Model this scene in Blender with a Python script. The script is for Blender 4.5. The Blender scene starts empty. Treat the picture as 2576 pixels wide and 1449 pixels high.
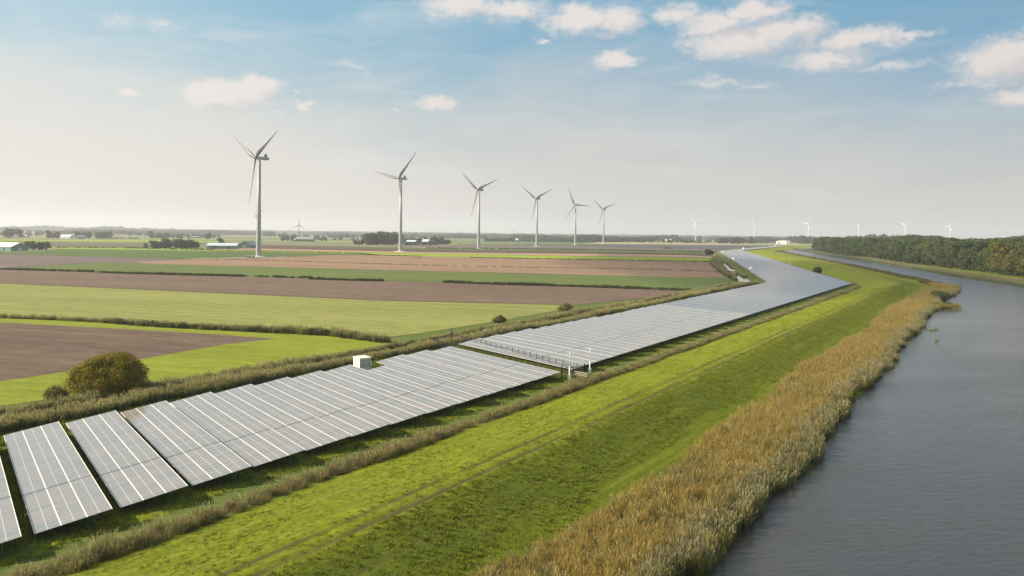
import bpy, bmesh, math, random
import numpy as np
from mathutils import Vector, Matrix
R_ = math.radians
S = bpy.context.scene
COL = S.collection
rng = np.random.default_rng(7)
random.seed(7)

# ------------------------------------------------------------------ camera
FPX, CAMH, YH, ROLL = 1985.9, 27.5, 587.34, 0.0117      # focal length (px of a 2576 px wide frame), eye height, horizon row, roll
cam_d = bpy.data.cameras.new('camera')
cam = bpy.data.objects.new('camera', cam_d); COL.objects.link(cam)
cam_d.sensor_width = 36.0
cam_d.lens = FPX / 2576 * 36.0
cam_d.shift_y = -(724.5 - YH) / 2576
cam_d.clip_start = 0.5; cam_d.clip_end = 40000
cam.matrix_world = Matrix.Translation((0, 0, CAMH)) @ Matrix.Rotation(R_(90), 4, 'X') @ Matrix.Rotation(ROLL, 4, 'Z')
S.camera = cam

# ------------------------------------------------------------------ view + light
S.view_settings.view_transform = 'Standard'
S.view_settings.look = 'None'
S.view_settings.gamma = 1.0
S.view_settings.use_curve_mapping = False
S.view_settings.exposure = 0.93
SUN_AZ, SUN_EL = -92.0, 32.0                            # azimuth clockwise from +Y
sa, se = R_(SUN_AZ), R_(SUN_EL)
SUN_DIR = Vector((math.sin(sa) * math.cos(se), math.cos(sa) * math.cos(se), math.sin(se)))
sd = bpy.data.lights.new('sun', 'SUN'); sd.energy = 5.0; sd.angle = R_(0.6); sd.color = (1.0, 0.875, 0.68)
sun = bpy.data.objects.new('sun', sd); COL.objects.link(sun)
sun.rotation_euler = SUN_DIR.to_track_quat('Z', 'Y').to_euler()
sun.location = SUN_DIR * 300


class NT:
    """tiny node-graph helper"""
    def __init__(s, tree): s.t = tree; s.n = tree.nodes; s.l = tree.links
    def new(s, typ, **kw):
        nd = s.n.new(typ)
        for k, v in kw.items(): setattr(nd, k, v)
        return nd
    def put(s, sock, v):
        if v is None: return
        if isinstance(v, bpy.types.NodeSocket): s.l.new(v, sock)
        elif isinstance(v, (tuple, list)):
            if len(sock.default_value) == 4 and len(v) == 3: v = tuple(v) + (1,)
            sock.default_value = v
        else: sock.default_value = v
    def math(s, op, a, b=None, c=None, clamp=False):
        nd = s.new('ShaderNodeMath', operation=op, use_clamp=clamp)
        s.put(nd.inputs[0], a); s.put(nd.inputs[1], b); s.put(nd.inputs[2], c)
        return nd.outputs[0]
    def vec(s, op, a, b=None, scale=None):
        nd = s.new('ShaderNodeVectorMath', operation=op)
        s.put(nd.inputs[0], a); s.put(nd.inputs[1], b)
        if scale is not None: s.put(nd.inputs[3], scale)
        return nd.outputs['Value'] if op in ('LENGTH', 'DOT_PRODUCT', 'DISTANCE') else nd.outputs[0]
    def noise(s, vec, scale, detail=4, rough=0.55, dist=0.0, col=False):
        nd = s.new('ShaderNodeTexNoise'); s.put(nd.inputs['Vector'], vec)
        nd.inputs['Scale'].default_value = scale; nd.inputs['Detail'].default_value = detail
        nd.inputs['Roughness'].default_value = rough; nd.inputs['Distortion'].default_value = dist
        return nd.outputs['Color' if col else 'Fac']
    def ramp(s, f, stops, mode='LINEAR'):
        nd = s.new('ShaderNodeValToRGB'); s.put(nd.inputs[0], f); cr = nd.color_ramp; cr.interpolation = mode
        while len(cr.elements) < len(stops): cr.elements.new(0.5)
        for e, (p, c) in zip(cr.elements, stops):
            e.position = p; e.color = (*c, 1) if len(c) == 3 else c
        return nd.outputs[0]
    def range(s, f, a, b, c=0.0, d=1.0, smooth=False):
        nd = s.new('ShaderNodeMapRange'); s.put(nd.inputs[0], f)
        if smooth: nd.interpolation_type = 'SMOOTHSTEP'
        for i, v in zip((1, 2, 3, 4), (a, b, c, d)): s.put(nd.inputs[i], v)
        return nd.outputs[0]
    def mix(s, f, a, b, mode='MIX'):
        nd = s.new('ShaderNodeMix', data_type='RGBA', blend_type=mode)
        s.put(nd.inputs[0], f); s.put(nd.inputs[6], a); s.put(nd.inputs[7], b)
        return nd.outputs[2]
    def mapping(s, v, scale=(1, 1, 1), rot=(0, 0, 0), loc=(0, 0, 0)):
        nd = s.new('ShaderNodeMapping'); s.put(nd.inputs[0], v)
        nd.inputs['Location'].default_value = loc; nd.inputs['Rotation'].default_value = rot; nd.inputs['Scale'].default_value = scale
        return nd.outputs[0]
    def bump(s, h, strength, dist):
        nd = s.new('ShaderNodeBump'); s.put(nd.inputs['Height'], h)
        nd.inputs['Strength'].default_value = strength; nd.inputs['Distance'].default_value = dist
        return nd.outputs[0]


# ------------------------------------------------------------------ sky (world)
W = bpy.data.worlds.new('World'); S.world = W; W.use_nodes = True
w = NT(W.node_tree); w.n.clear()
out = w.new('ShaderNodeOutputWorld'); bg = w.new('ShaderNodeBackground'); bg.inputs[1].default_value = 0.1
w.l.new(bg.outputs[0], out.inputs[0])
sky = w.new('ShaderNodeTexSky', sky_type='NISHITA'); sky.sun_disc = False
sky.sun_elevation = se; sky.sun_rotation = sa; sky.altitude = 0; sky.air_density = 1.2; sky.dust_density = 1.5; sky.ozone_density = 2.0
d = w.new('ShaderNodeTexCoord').outputs['Generated']
sep = w.new('ShaderNodeSeparateXYZ'); w.l.new(d, sep.inputs[0])
az = w.math('DEGREES', w.math('ARCTAN2', sep.outputs[0], sep.outputs[1]))
el = w.math('DEGREES', w.math('ARCSINE', sep.outputs[2]))
ae = w.new('ShaderNodeCombineXYZ'); w.l.new(az, ae.inputs[0]); w.l.new(el, ae.inputs[1]); ae = ae.outputs[0]
# clear sky: blue above, warm pale veil low down, paler on the side of the sun
sunside = w.range(w.vec('DOT_PRODUCT', d, tuple(SUN_DIR)), -0.45, 0.6)
blue = w.mix(sunside, (0.48, 1.48, 2.40), (1.45, 2.75, 3.4))
blue = w.mix(0.2, blue, w.vec('MULTIPLY', sky.outputs[0], (0.9, 1.0, 1.0)))
cirrus = w.noise(w.mapping(ae, (0.045, 0.17, 1), (0, 0, R_(16))), 1.0, 5, 0.5, 0.9)
cirrus2 = w.noise(w.mapping(ae, (0.10, 0.5, 1), (0, 0, R_(14)), (3, 1, 0)), 1.0, 6, 0.6, 0.6)
veilh = w.math('ADD', el, w.math('MULTIPLY', w.math('SUBTRACT', cirrus, 0.5), -10.0))
veilh = w.math('SUBTRACT', veilh, w.math('MULTIPLY', sunside, 2.4))
veil = w.range(veilh, 15.5, 1.5, 0.02, 1.0, True)
cream = w.mix(sunside, (3.20, 3.08, 2.96), (4.25, 4.08, 3.78))
base = w.mix(veil, blue, cream)
wisps = w.math('MULTIPLY', w.range(cirrus2, 0.50, 0.78), w.range(sunside, 0.0, 0.6, 0.22, 0.42))
base = w.mix(wisps, base, (4.2, 4.2, 4.15))
high = w.range(w.noise(w.vec('MULTIPLY', w.vec('DIVIDE', d, w.math('MAXIMUM', sep.outputs[2], 0.08)), (1.3, 1.3, 0)), 1.0, 5, 0.6, 0.4), 0.30, 0.62, 0, 0.9, True)
base = w.mix(w.math('MULTIPLY', high, w.range(el, 26, 44, 0, 1, True)), base, (4.4, 4.25, 4.1))
# cumulus: (column, row, half-width, half-height in frame px, opacity), turned into azimuth / elevation
CL = [(1150, 14, 120, 40, 1), (1270, 26, 120, 30, .9), (1450, 52, 125, 42, 1), (1545, 48, 75, 48, .95), (1352, 104, 30, 10, .6), (1548, 152, 60, 25, 1.05),
      (1700, 40, 85, 34, .75), (1790, 62, 110, 36, .95), (1885, 28, 100, 30, .95), (1845, 108, 150, 42, 1.05), (1960, 78, 125, 44, 1.0), (2010, 60, 70, 26, .9),
      (2150, 96, 125, 26, .9), (2080, 145, 120, 34, .75), (2230, 168, 130, 16, .5), (2270, 88, 90, 16, .6), (1800, 205, 90, 16, .45), (1900, 215, 60, 12, .4),
      (2525, 150, 115, 60, 1.05), (2560, 245, 80, 26, .75), (2400, 212, 70, 12, .4), (575, 240, 122, 40, 1.35), (645, 216, 62, 30, 1.25), (505, 236, 55, 32, 1.25),
      (762, 266, 28, 13, .8), (700, 286, 34, 7, .6), (745, 230, 22, 9, .5), (325, 234, 40, 14, .85), (1095, 256, 54, 22, .95), (1000, 282, 30, 8, .4),
      (400, 66, 60, 18, .35), (880, 165, 60, 14, .35), (290, 54, 45, 20, .35), (1810, -60, 260, 50, .9), (2700, 60, 90, 40, .9), (-300, 180, 160, 36, .9), (3050, 190, 190, 46, 1.0), (3500, 60, 180, 60, .95)]
wn = w.new('ShaderNodeTexNoise'); w.l.new(w.mapping(ae, (0.55, 0.9, 1)), wn.inputs[0]); wn.inputs['Scale'].default_value = 1.0; wn.inputs['Detail'].default_value = 6; wn.inputs['Roughness'].default_value = 0.6
warp = w.vec('MULTIPLY', w.vec('SUBTRACT', wn.outputs['Color'], (0.5, 0.5, 0.5)), (3.2, 1.9, 0))


def cloudfield(v):
    best = None
    for cx, cy, hw, hh, op in CL:
        vx, vz = (cx - 1288) / FPX, (YH + (cx - 1288) * ROLL - cy) / FPX
        a = math.degrees(math.atan(vx)); e = math.degrees(math.atan2(vz, math.hypot(vx, 1)))
        k = 180 / math.pi / FPX
        dd = w.vec('LENGTH', w.vec('MULTIPLY', w.vec('SUBTRACT', v, (a, e, 0)), (1 / (hw * k), 1 / (hh * k), 0)))
        m = w.math('MULTIPLY_ADD', dd, -op * 0.9, op)
        best = m if best is None else w.math('SMOOTH_MAX', best, m, 0.12)
    return best


f0 = cloudfield(w.vec('ADD', ae, warp))
fine = w.noise(w.mapping(ae, (1.6, 2.4, 1)), 1.0, 7, 0.62)
dens = w.math('ADD', f0, w.math('MULTIPLY', w.math('SUBTRACT', fine, 0.5), 0.68))
alpha = w.range(dens, -0.02, 0.70, 0, 0.97, True)
f1 = cloudfield(w.vec('ADD', w.vec('ADD', ae, warp), (-1.3, 0.75, 0)))
rel = w.math('ADD', w.math('SUBTRACT', f0, f1), w.math('MULTIPLY', w.math('SUBTRACT', w.noise(w.mapping(ae, (0.5, 0.8, 1), (0, 0, 0), (5, 2, 0)), 1.0, 6, 0.6), 0.5), 0.9))
core = w.range(dens, 0.25, 1.0, 0.95, 0.62)
shade = w.math('ADD', core, w.math('MULTIPLY', rel, 0.85), None, True)
ccol = w.mix(shade, (2.1, 2.2, 2.45), (4.05, 3.75, 3.62))
ccol = w.mix(w.math('MULTIPLY', sunside, 0.45), ccol, (4.9, 4.75, 4.5))
fin = w.mix(alpha, base, ccol)
w.l.new(fin, bg.inputs[0])

S.cycles.max_bounces = 5; S.cycles.diffuse_bounces = 2; S.cycles.glossy_bounces = 2
S.cycles.transmission_bounces = 2; S.cycles.transparent_max_bounces = 6; S.cycles.volume_bounces = 0
S.cycles.use_fast_gi = False
S.cycles.use_denoising = True; S.cycles.denoiser = 'OPENIMAGEDENOISE'; S.cycles.denoising_prefilter = 'ACCURATE'; S.cycles.denoising_input_passes = 'RGB_ALBEDO_NORMAL'


# ------------------------------------------------------------------ ground frame helpers
cR, sR = math.cos(ROLL), math.sin(ROLL)
def G(px, py, z=0.0):
    """point of the level z seen at frame column px, row py (2576 wide)"""
    dx, dy = px - 1288, py - YH
    u = dx * cR + dy * sR; v = -dx * sR + dy * cR
    Y = FPX * (CAMH - z) / v
    return (u * Y / FPX, Y)
def at(px, D, z=0.0):
    """ground position in column px at depth D"""
    v = FPX * (CAMH - z) / D
    dx = px - 1288
    u = (dx + v * sR) / cR
    return (u * D / FPX, D)
AZR = -0.6289                                           # azimuth of the panel rows
A2 = np.array([math.sin(AZR), math.cos(AZR)]); N2 = np.array([A2[1], -A2[0]])
O2 = np.array([-41.35, 68.92])
def NS(n, s): p = O2 + N2 * n + A2 * s; return (float(p[0]), float(p[1]))


# ------------------------------------------------------------------ materials
def mat(name, col=(0.5, 0.5, 0.5), rough=0.8, fn=None, metal=0.0, spec=0.3):
    m = bpy.data.materials.new(name); m.use_nodes = True
    t = NT(m.node_tree); b = t.n['Principled BSDF']
    b.inputs['Base Color'].default_value = (*col, 1); b.inputs['Roughness'].default_value = rough
    b.inputs['Metallic'].default_value = metal; b.inputs['Specular IOR Level'].default_value = spec
    if fn: fn(t, b)
    return m
def plain(name, col, rough=0.7, var=0.12, scale=3.0, metal=0.0, spec=0.3):
    def f(t, b):
        p = t.new('ShaderNodeTexCoord').outputs['Object']
        n = t.noise(p, scale, 5)
        t.put(b.inputs['Base Color'], t.mix(n, tuple(c * (1 - var) for c in col), tuple(min(1, c * (1 + var)) for c in col)))
    return mat(name, col, rough, f, metal, spec)
def pos(t): return t.new('ShaderNodeNewGeometry').outputs['Position']
FROT = math.atan2(-0.289, 0.957)                        # direction the fields run
def field(name, a, b_, c=None, stripe=0.0, grain=0.35, bumpd=0.12, clod=1.2, tram=(17.0, .3)):
    """a, b_: two soil/crop colours mixed by patches; c: tint of the streaks along the field"""
    def f(t, b):
        p = pos(t)
        along = t.mapping(p, (1, 1, 1), (0, 0, -FROT))
        big = t.noise(t.mapping(along, (0.006, 0.03, 1)), 1, 4, 0.6)
        mid = t.noise(t.mapping(along, (0.05, 0.25, 1)), 1, 5, 0.6)
        fine = t.math('ADD', t.math('MULTIPLY', t.noise(p, clod, 6, 0.75), 0.45), t.math('MULTIPLY', t.noise(t.mapping(along, (0.10, 0.30, 1)), 1, 9, 0.85), 0.55))
        k = t.math('ADD', t.math('MULTIPLY', big, 0.6), t.math('MULTIPLY', mid, 0.4))
        col = t.mix(t.range(k, 0.38, 0.62), a, b_)
        if c:
            st = t.noise(t.mapping(along, (0.004, 0.55, 1)), 1, 3, 0.6)
            col = t.mix(t.math('MULTIPLY', t.range(st, 0.45, 0.7), stripe), col, c)
        sp3 = t.new('ShaderNodeSeparateXYZ'); t.l.new(along, sp3.inputs[0])
        yy = t.math('ADD', sp3.outputs[1], t.math('MULTIPLY', t.noise(t.mapping(along, (0.01, 0.0, 1)), 1, 2), 3.0))
        ph = t.math('ABSOLUTE', t.math('SUBTRACT', t.math('FRACT', t.math('MULTIPLY', yy, 1 / tram[0])), 0.5))
        ln = t.math('MULTIPLY', t.range(ph, 0.02, 0.05, 1, 0), t.range(mid, 0.35, 0.6, 0.2, 1))
        col = t.mix(t.math('MULTIPLY', ln, tram[1]), col, tuple(q * .62 for q in a))
        g = t.range(fine, 0.32, 0.68, 1 - grain * 1.25, 1 + grain * 1.25)
        col = t.vec('SCALE', col, None, g)
        t.put(b.inputs['Base Color'], col)
        t.put(b.inputs['Normal'], t.bump(fine, 0.6, bumpd))
    return mat(name, a, 0.95, f, spec=0.1)
M = {}
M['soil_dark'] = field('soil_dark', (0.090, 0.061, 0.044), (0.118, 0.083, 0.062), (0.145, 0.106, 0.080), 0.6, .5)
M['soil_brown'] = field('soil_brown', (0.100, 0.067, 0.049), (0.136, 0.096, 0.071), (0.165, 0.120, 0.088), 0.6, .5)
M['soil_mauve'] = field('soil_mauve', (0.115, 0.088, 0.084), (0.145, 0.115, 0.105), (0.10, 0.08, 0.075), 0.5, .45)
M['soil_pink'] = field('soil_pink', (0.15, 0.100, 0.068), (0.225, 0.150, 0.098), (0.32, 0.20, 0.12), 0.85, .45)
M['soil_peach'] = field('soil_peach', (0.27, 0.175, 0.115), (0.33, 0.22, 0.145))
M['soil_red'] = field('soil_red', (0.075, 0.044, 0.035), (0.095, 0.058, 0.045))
M['soil_blue'] = field('soil_blue', (0.068, 0.066, 0.075), (0.088, 0.082, 0.090), (0.08, 0.09, 0.08), 0.4)
M['stubble'] = field('stubble', (0.26, 0.23, 0.12), (0.32, 0.28, 0.16), (0.2, 0.2, 0.09), 0.5)
M['crop_pale'] = field('crop_pale', (0.135, 0.160, 0.040), (0.205, 0.210, 0.060), (0.27, 0.25, 0.09), 0.8, 0.4)
M['crop_green'] = field('crop_green', (0.082, 0.108, 0.030), (0.108, 0.132, 0.036), (0.06, 0.12, 0.03), 0.3, 0.25)
M['crop_deep'] = field('crop_deep', (0.056, 0.086, 0.020), (0.074, 0.106, 0.024), (0.09, 0.13, 0.02), 0.3, 0.25)
M['crop_lime'] = field('crop_lime', (0.17, 0.24, 0.018), (0.25, 0.28, 0.025), (0.11, 0.19, 0.02), 0.4, 0.2)
M['grass_bright'] = field('grass_bright', (0.135, 0.165, 0.014), (0.185, 0.205, 0.018), (0.20, 0.22, 0.03), 0.4, 0.45, 0.2, 1.6)

def ground_fn(t, b):
    p = pos(t)
    al = t.mapping(p, (1, 1, 1), (0, 0, -FROT))
    vo = t.new('ShaderNodeTexVoronoi'); vo.inputs['Scale'].default_value = 1; vo.inputs['Randomness'].default_value = 0.9
    t.l.new(t.mapping(al, (1 / 1400, 1 / 130, 0)), vo.inputs['Vector'])
    sp = t.new('ShaderNodeSeparateColor'); t.l.new(vo.outputs['Color'], sp.inputs[0])
    patch = t.ramp(sp.outputs[0], [(0, (0.10, 0.14, 0.04)), (.2, (0.16, 0.13, 0.10)), (.34, (0.085, 0.12, 0.035)), (.48, (0.25, 0.21, 0.11)), (.6, (0.12, 0.17, 0.035)),
                                   (.72, (0.13, 0.10, 0.09)), (.85, (0.22, 0.25, 0.07)), (.94, (0.28, 0.22, 0.15))], 'CONSTANT')
    fine = t.noise(p, 0.6, 6, 0.7)
    grass = t.mix(t.noise(p, 0.05, 4), (0.060, 0.095, 0.018), (0.105, 0.125, 0.03))
    sp2 = t.new('ShaderNodeSeparateXYZ'); t.l.new(p, sp2.inputs[0])
    far = t.range(sp2.outputs[1], 900, 1000)
    col = t.mix(far, grass, patch)
    col = t.vec('SCALE', col, None, t.range(fine, 0.25, 0.75, 0.75, 1.25))
    t.put(b.inputs['Base Color'], col)
M['ground'] = mat('ground', rough=0.95, fn=ground_fn, spec=0.1)

def lawn_col(t, bright, dull, dry, patch=0.06, tuft=1.3):
    p = pos(t)
    n1 = t.noise(p, patch, 6, 0.75); n2 = t.noise(p, tuft * .45, 9, 0.88, 0.3); n3 = t.noise(p, 0.25, 8, 0.8)
    col = t.mix(t.range(n1, 0.35, 0.65), bright, dull)
    col = t.mix(t.math('MULTIPLY', t.range(n3, 0.5, 0.72), 0.55), col, dry)
    col = t.vec('SCALE', col, None, t.range(n2, 0.34, 0.66, 0.55, 1.45))
    return p, n2, n3, col
def meadow_fn(t, b):
    p, n2, n3, col = lawn_col(t, (0.130, 0.155, 0.010), (0.060, 0.088, 0.010), (0.17, 0.15, 0.03), 0.09, 1.0)
    t.put(b.inputs['Base Color'], col)
    t.put(b.inputs['Normal'], t.bump(t.math('ADD', n2, t.math('MULTIPLY', n3, 1.5)), 0.7, 0.35))
M['meadow'] = mat('meadow', rough=0.95, fn=meadow_fn, spec=0.1)

def dyke_fn(t, b):
    """mown dyke grass; UV = (metres along, metres across)"""
    p, n2, n3, col = lawn_col(t, (0.190, 0.210, 0.010), (0.140, 0.170, 0.010), (0.205, 0.195, 0.03), 0.035, 1.2)
    uv = t.new('ShaderNodeUVMap').outputs[0]
    sp = t.new('ShaderNodeSeparateXYZ'); t.l.new(uv, sp.inputs[0])
    # river side: coarser sward; the averted slope's shade is put into its darker green
    coarse_shaded = t.mix(t.range(t.noise(p, 0.09, 5, 0.7), 0.36, 0.64), (0.066, 0.096, 0.007), (0.104, 0.126, 0.009))
    coarse_shaded = t.vec('SCALE', coarse_shaded, None, t.range(t.noise(p, 0.5, 9, 0.88, 0.6), 0.34, 0.66, 0.5, 1.6))
    side = t.range(t.math('ADD', sp.outputs[1], t.math('MULTIPLY', t.math('SUBTRACT', n3, 0.5), 5.0)), 26.0, 30.5, 0, 1, True)
    side = t.math('MULTIPLY', side, t.range(sp.outputs[1], 34.5, 38.5, 1.0, 0.45))
    side = t.math('MULTIPLY', side, t.range(sp.outputs[0], 560, 640, 1, 0))
    col = t.mix(side, col, coarse_shaded)
    # straggling streaks left by mowing, running along the dyke
    st = t.noise(t.mapping(uv, (0.035, 0.9, 1)), 1, 5, 0.6, 0.3)
    col = t.mix(t.math('MULTIPLY', t.range(st, 0.52, 0.70), 0.42), col, (0.088, 0.108, 0.012))
    st2 = t.noise(t.mapping(uv, (0.02, 0.5, 1), (0, 0, 0), (9, 3, 0)), 1, 4, 0.6, 0.3)
    col = t.mix(t.math('MULTIPLY', t.range(st2, 0.55, 0.72), 0.40), col, (0.24, 0.25, 0.03))
    wob = t.math('MULTIPLY', t.math('SUBTRACT', t.noise(t.mapping(uv, (0.03, 0.0, 1)), 1, 3), 0.5), 1.2)
    v = t.math('ADD', sp.outputs[1], wob)
    brk = t.noise(t.mapping(uv, (0.12, 0.8, 1)), 1, 4, 0.6)
    for c0, wd, k in ((24.6, 0.34, 0.8), (26.8, 0.42, 0.95), (21.4, 0.25, 0.3), (31.5, 0.3, 0.35), (34.5, 0.25, 0.3)):
        line = t.range(t.math('ABSOLUTE', t.math('SUBTRACT', v, c0)), wd * 0.3, wd * 1.5, 1, 0, True)
        line = t.math('MULTIPLY', line, t.range(brk, 0.28, 0.55, 0.15, k))
        col = t.mix(line, col, (0.080, 0.075, 0.028))
    t.put(b.inputs['Base Color'], col)
    hgt = t.math('ADD', n2, t.math('MULTIPLY', t.math('ADD', n3, st), 1.4))
    t.put(b.inputs['Normal'], t.bump(hgt, 0.9, 0.42))
M['dyke'] = mat('dyke', rough=0.95, fn=dyke_fn, spec=0.1)
M['mud'] = plain('mud', (0.045, 0.038, 0.022), 0.9, 0.5, 0.6)

def water_fn(t, b):
    p = pos(t)
    m1 = t.mapping(p, (1, 1, 1), (0, 0, R_(-8)))
    n1 = t.noise(t.mapping(m1, (0.40, 1.25, 1)), 1, 4, 0.6, 0.5)
    n2 = t.noise(t.mapping(m1, (1.8, 4.6, 1)), 1, 3, 0.6, 0.5)
    n3 = t.noise(p, 0.03, 3)
    h = t.math('ADD', t.math('MULTIPLY', n1, 1.0), t.math('MULTIPLY', n2, 0.42))
    spw = t.new('ShaderNodeSeparateXYZ'); t.l.new(p, spw.inputs[0])
    calm = t.range(spw.outputs[1], 90, 380, 1.5, 0.12, True)
    t.put(b.inputs['Roughness'], t.range(spw.outputs[1], 60, 440, 0.06, 0.25, True))             # the open basin is ruffled, the narrow reach lies sheltered
    gust = t.range(t.noise(t.mapping(m1, (0.02, 0.05, 1)), 1, 4, 0.6), 0.35, 0.65, 0.6, 1.3)
    h = t.math('MULTIPLY', h, t.math('MULTIPLY', calm, gust))
    t.put(b.inputs['Normal'], t.bump(h, 1.0, 0.062))
    t.put(b.inputs['Base Color'], t.mix(t.noise(p, 0.02, 2), (0.034, 0.028, 0.022), (0.046, 0.043, 0.040)))
    b.inputs['IOR'].default_value = 1.33; b.inputs['Specular IOR Level'].default_value = 0.85
M['water'] = mat('water', (0.02, 0.016, 0.011), 0.12, water_fn, spec=0.5)
M['still'] = mat('still_water', (0.05, 0.045, 0.035), 0.06, None, spec=0.6)

def glass_fn(t, b):
    """half-cut module face; object space x 0..0.98 along the row, y 0..2 up the slope"""
    o = t.new('ShaderNodeTexCoord').outputs['Object']
    sp = t.new('ShaderNodeSeparateXYZ'); t.l.new(o, sp.inputs[0])
    y = sp.outputs[1]; x = sp.outputs[0]
    mid = t.range(t.math('ABSOLUTE', t.math('SUBTRACT', y, 1.0)), 0.016, 0.026, 1, 0)
    cx = t.math('ABSOLUTE', t.math('SUBTRACT', t.math('FRACT', t.math('MULTIPLY', x, 6 / 0.98)), 0.5))
    cy = t.math('ABSOLUTE', t.math('SUBTRACT', t.math('FRACT', t.math('MULTIPLY', y, 12.0)), 0.5))
    grid = t.math('MAXIMUM', t.range(cx, 0.47, 0.495), t.range(cy, 0.46, 0.49))
    rnd = t.new('ShaderNodeObjectInfo').outputs['Random']
    cell = t.mix(rnd, (0.168, 0.164, 0.158), (0.225, 0.190, 0.172))
    n = t.noise(o, 1.3, 4)
    cell = t.mix(t.math('MULTIPLY', n, 0.3), cell, (0.25, 0.24, 0.23))
    col = t.mix(t.math('MULTIPLY', grid, 0.28), cell, (0.42, 0.42, 0.41))
    col = t.mix(mid, col, (0.52, 0.52, 0.51))
    t.put(b.inputs['Base Color'], col)
    b.inputs['Coat Weight'].default_value = 1.0; b.inputs['Coat Roughness'].default_value = 0.08; b.inputs['Specular IOR Level'].default_value = 0.0
M['glass'] = mat('module_glass', rough=0.33, fn=glass_fn, spec=0.5)
def farglass_fn(t, b):
    o = t.new('ShaderNodeTexCoord').outputs['Object']
    n = t.noise(t.mapping(o, (0.05, 1.0, 1)), 1, 4)
    t.put(b.inputs['Base Color'], t.mix(n, (0.145, 0.146, 0.152), (0.172, 0.168, 0.170)))
    b.inputs['Coat Weight'].default_value = 1.0; b.inputs['Coat Roughness'].default_value = 0.08; b.inputs['Specular IOR Level'].default_value = 0.0
M['farglass'] = mat('module_glass_far', rough=0.33, fn=farglass_fn, spec=0.5)
M['frame'] = plain('aluminium_frame', (0.64, 0.63, 0.60), 0.45, 0.05, 2, 0.0, 0.5)
M['rail_far'] = plain('far_rail', (0.42, 0.41, 0.40), 0.5, 0.05, 2)
M['rail'] = plain('white_rail', (0.66, 0.62, 0.56), 0.5, 0.04, 2)
M['galv'] = plain('galvanised_steel', (0.20, 0.21, 0.21), 0.5, 0.15, 6, 0.4)
M['darkunder'] = plain('dark_underside', (0.035, 0.035, 0.038), 0.8)
M['blade'] = plain('blade_paint_shaded', (0.085, 0.085, 0.085), 0.5, 0.05, 0.05, 0, 0.3)  # near blades: cloud shade put into the colour, darker than the tower
M['blade_dark'] = plain('dark_blade_paint', (0.09, 0.085, 0.08), 0.6, 0.05, 0.05, 0, 0.2)
M['turbine'] = plain('turbine_paint', (0.34, 0.345, 0.34), 0.45, 0.05, 0.05, 0, 0.4)
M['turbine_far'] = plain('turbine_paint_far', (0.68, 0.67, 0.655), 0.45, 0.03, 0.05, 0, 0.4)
M['concrete'] = plain('concrete', (0.52, 0.50, 0.46), 0.85, 0.12, 0.8)
M['white'] = plain('white_paint', (0.80, 0.77, 0.71), 0.5, 0.05, 1.5)
M['cream'] = plain('cream_panel', (0.72, 0.66, 0.55), 0.55, 0.04, 2)
M['greydoor'] = plain('grey_door', (0.42, 0.44, 0.43), 0.5, 0.06, 2)
M['vent'] = plain('louvre', (0.60, 0.50, 0.38), 0.6, 0.06, 3)
M['timber'] = plain('weathered_timber', (0.34, 0.30, 0.23), 0.8, 0.2, 2)
M['black'] = plain('black_metal', (0.018, 0.020, 0.020), 0.5, 0.2, 5)
M['fencegreen'] = plain('dark_green_fence', (0.030, 0.042, 0.028), 0.5, 0.2, 5)
M['yellow'] = plain('warning_yellow', (0.75, 0.55, 0.03), 0.5)
M['barngreen'] = plain('barn_green', (0.125, 0.225, 0.175), 0.6, 0.08, 0.15)
M['barndark'] = plain('barn_dark', (0.055, 0.065, 0.070), 0.7, 0.1, 0.2)
M['roofpink'] = plain('roof_pale', (0.62, 0.52, 0.50), 0.6, 0.06, 0.2)
M['roofblue'] = plain('roof_pale_blue', (0.48, 0.55, 0.60), 0.45, 0.05, 0.2)
M['roofgrey'] = plain('roof_grey', (0.20, 0.22, 0.25), 0.6, 0.08, 0.2)
M['roofred'] = plain('roof_tiles', (0.22, 0.12, 0.085), 0.8, 0.15, 0.3)
M['brick'] = plain('brick_wall', (0.26, 0.16, 0.12), 0.9, 0.2, 0.5)
M['orange'] = plain('orange_paint', (0.62, 0.13, 0.03), 0.5)
M['tyre'] = plain('tyre', (0.02, 0.02, 0.02), 0.9)
M['green_paint'] = plain('tractor_green', (0.03, 0.09, 0.05), 0.4)
M['window'] = mat('window_glass', (0.04, 0.05, 0.06), 0.1, None, spec=0.6)

def leaf_mat(name, a, b_, tip, scale=0.25, trans=0.35):
    m = bpy.data.materials.new(name); m.use_nodes = True
    t = NT(m.node_tree); b = t.n['Principled BSDF']; o = t.n['Material Output']
    p = pos(t)
    n = t.noise(p, scale, 4, 0.6); rnd = t.new('ShaderNodeObjectInfo').outputs['Random']
    f = t.math('ADD', t.math('MULTIPLY', n, 0.7), t.math('MULTIPLY', rnd, 0.5))
    col = t.mix(t.range(f, 0.3, 0.85), a, b_)
    col = t.mix(t.range(t.noise(p, scale * 9, 3), 0.55, 0.75, 0, 0.5), col, tip)
    t.put(b.inputs['Base Color'], col); b.inputs['Roughness'].default_value = 0.75; b.inputs['Specular IOR Level'].default_value = 0.15
    tr = t.new('ShaderNodeBsdfTranslucent'); t.put(tr.inputs[0], col)
    mx = t.new('ShaderNodeMixShader'); mx.inputs[0].default_value = trans
    t.l.new(b.outputs[0], mx.inputs[1]); t.l.new(tr.outputs[0], mx.inputs[2]); t.l.new(mx.outputs[0], o.inputs[0])
    return m
M['leaf_forest'] = leaf_mat('forest_leaves', (0.034, 0.055, 0.018), (0.078, 0.104, 0.026), (0.105, 0.115, 0.032), 0.07, 0.2)
M['leaf_oak'] = leaf_mat('autumn_leaves', (0.065, 0.075, 0.015), (0.120, 0.100, 0.018), (0.16, 0.11, 0.02), 0.06, 0.25)
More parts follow.
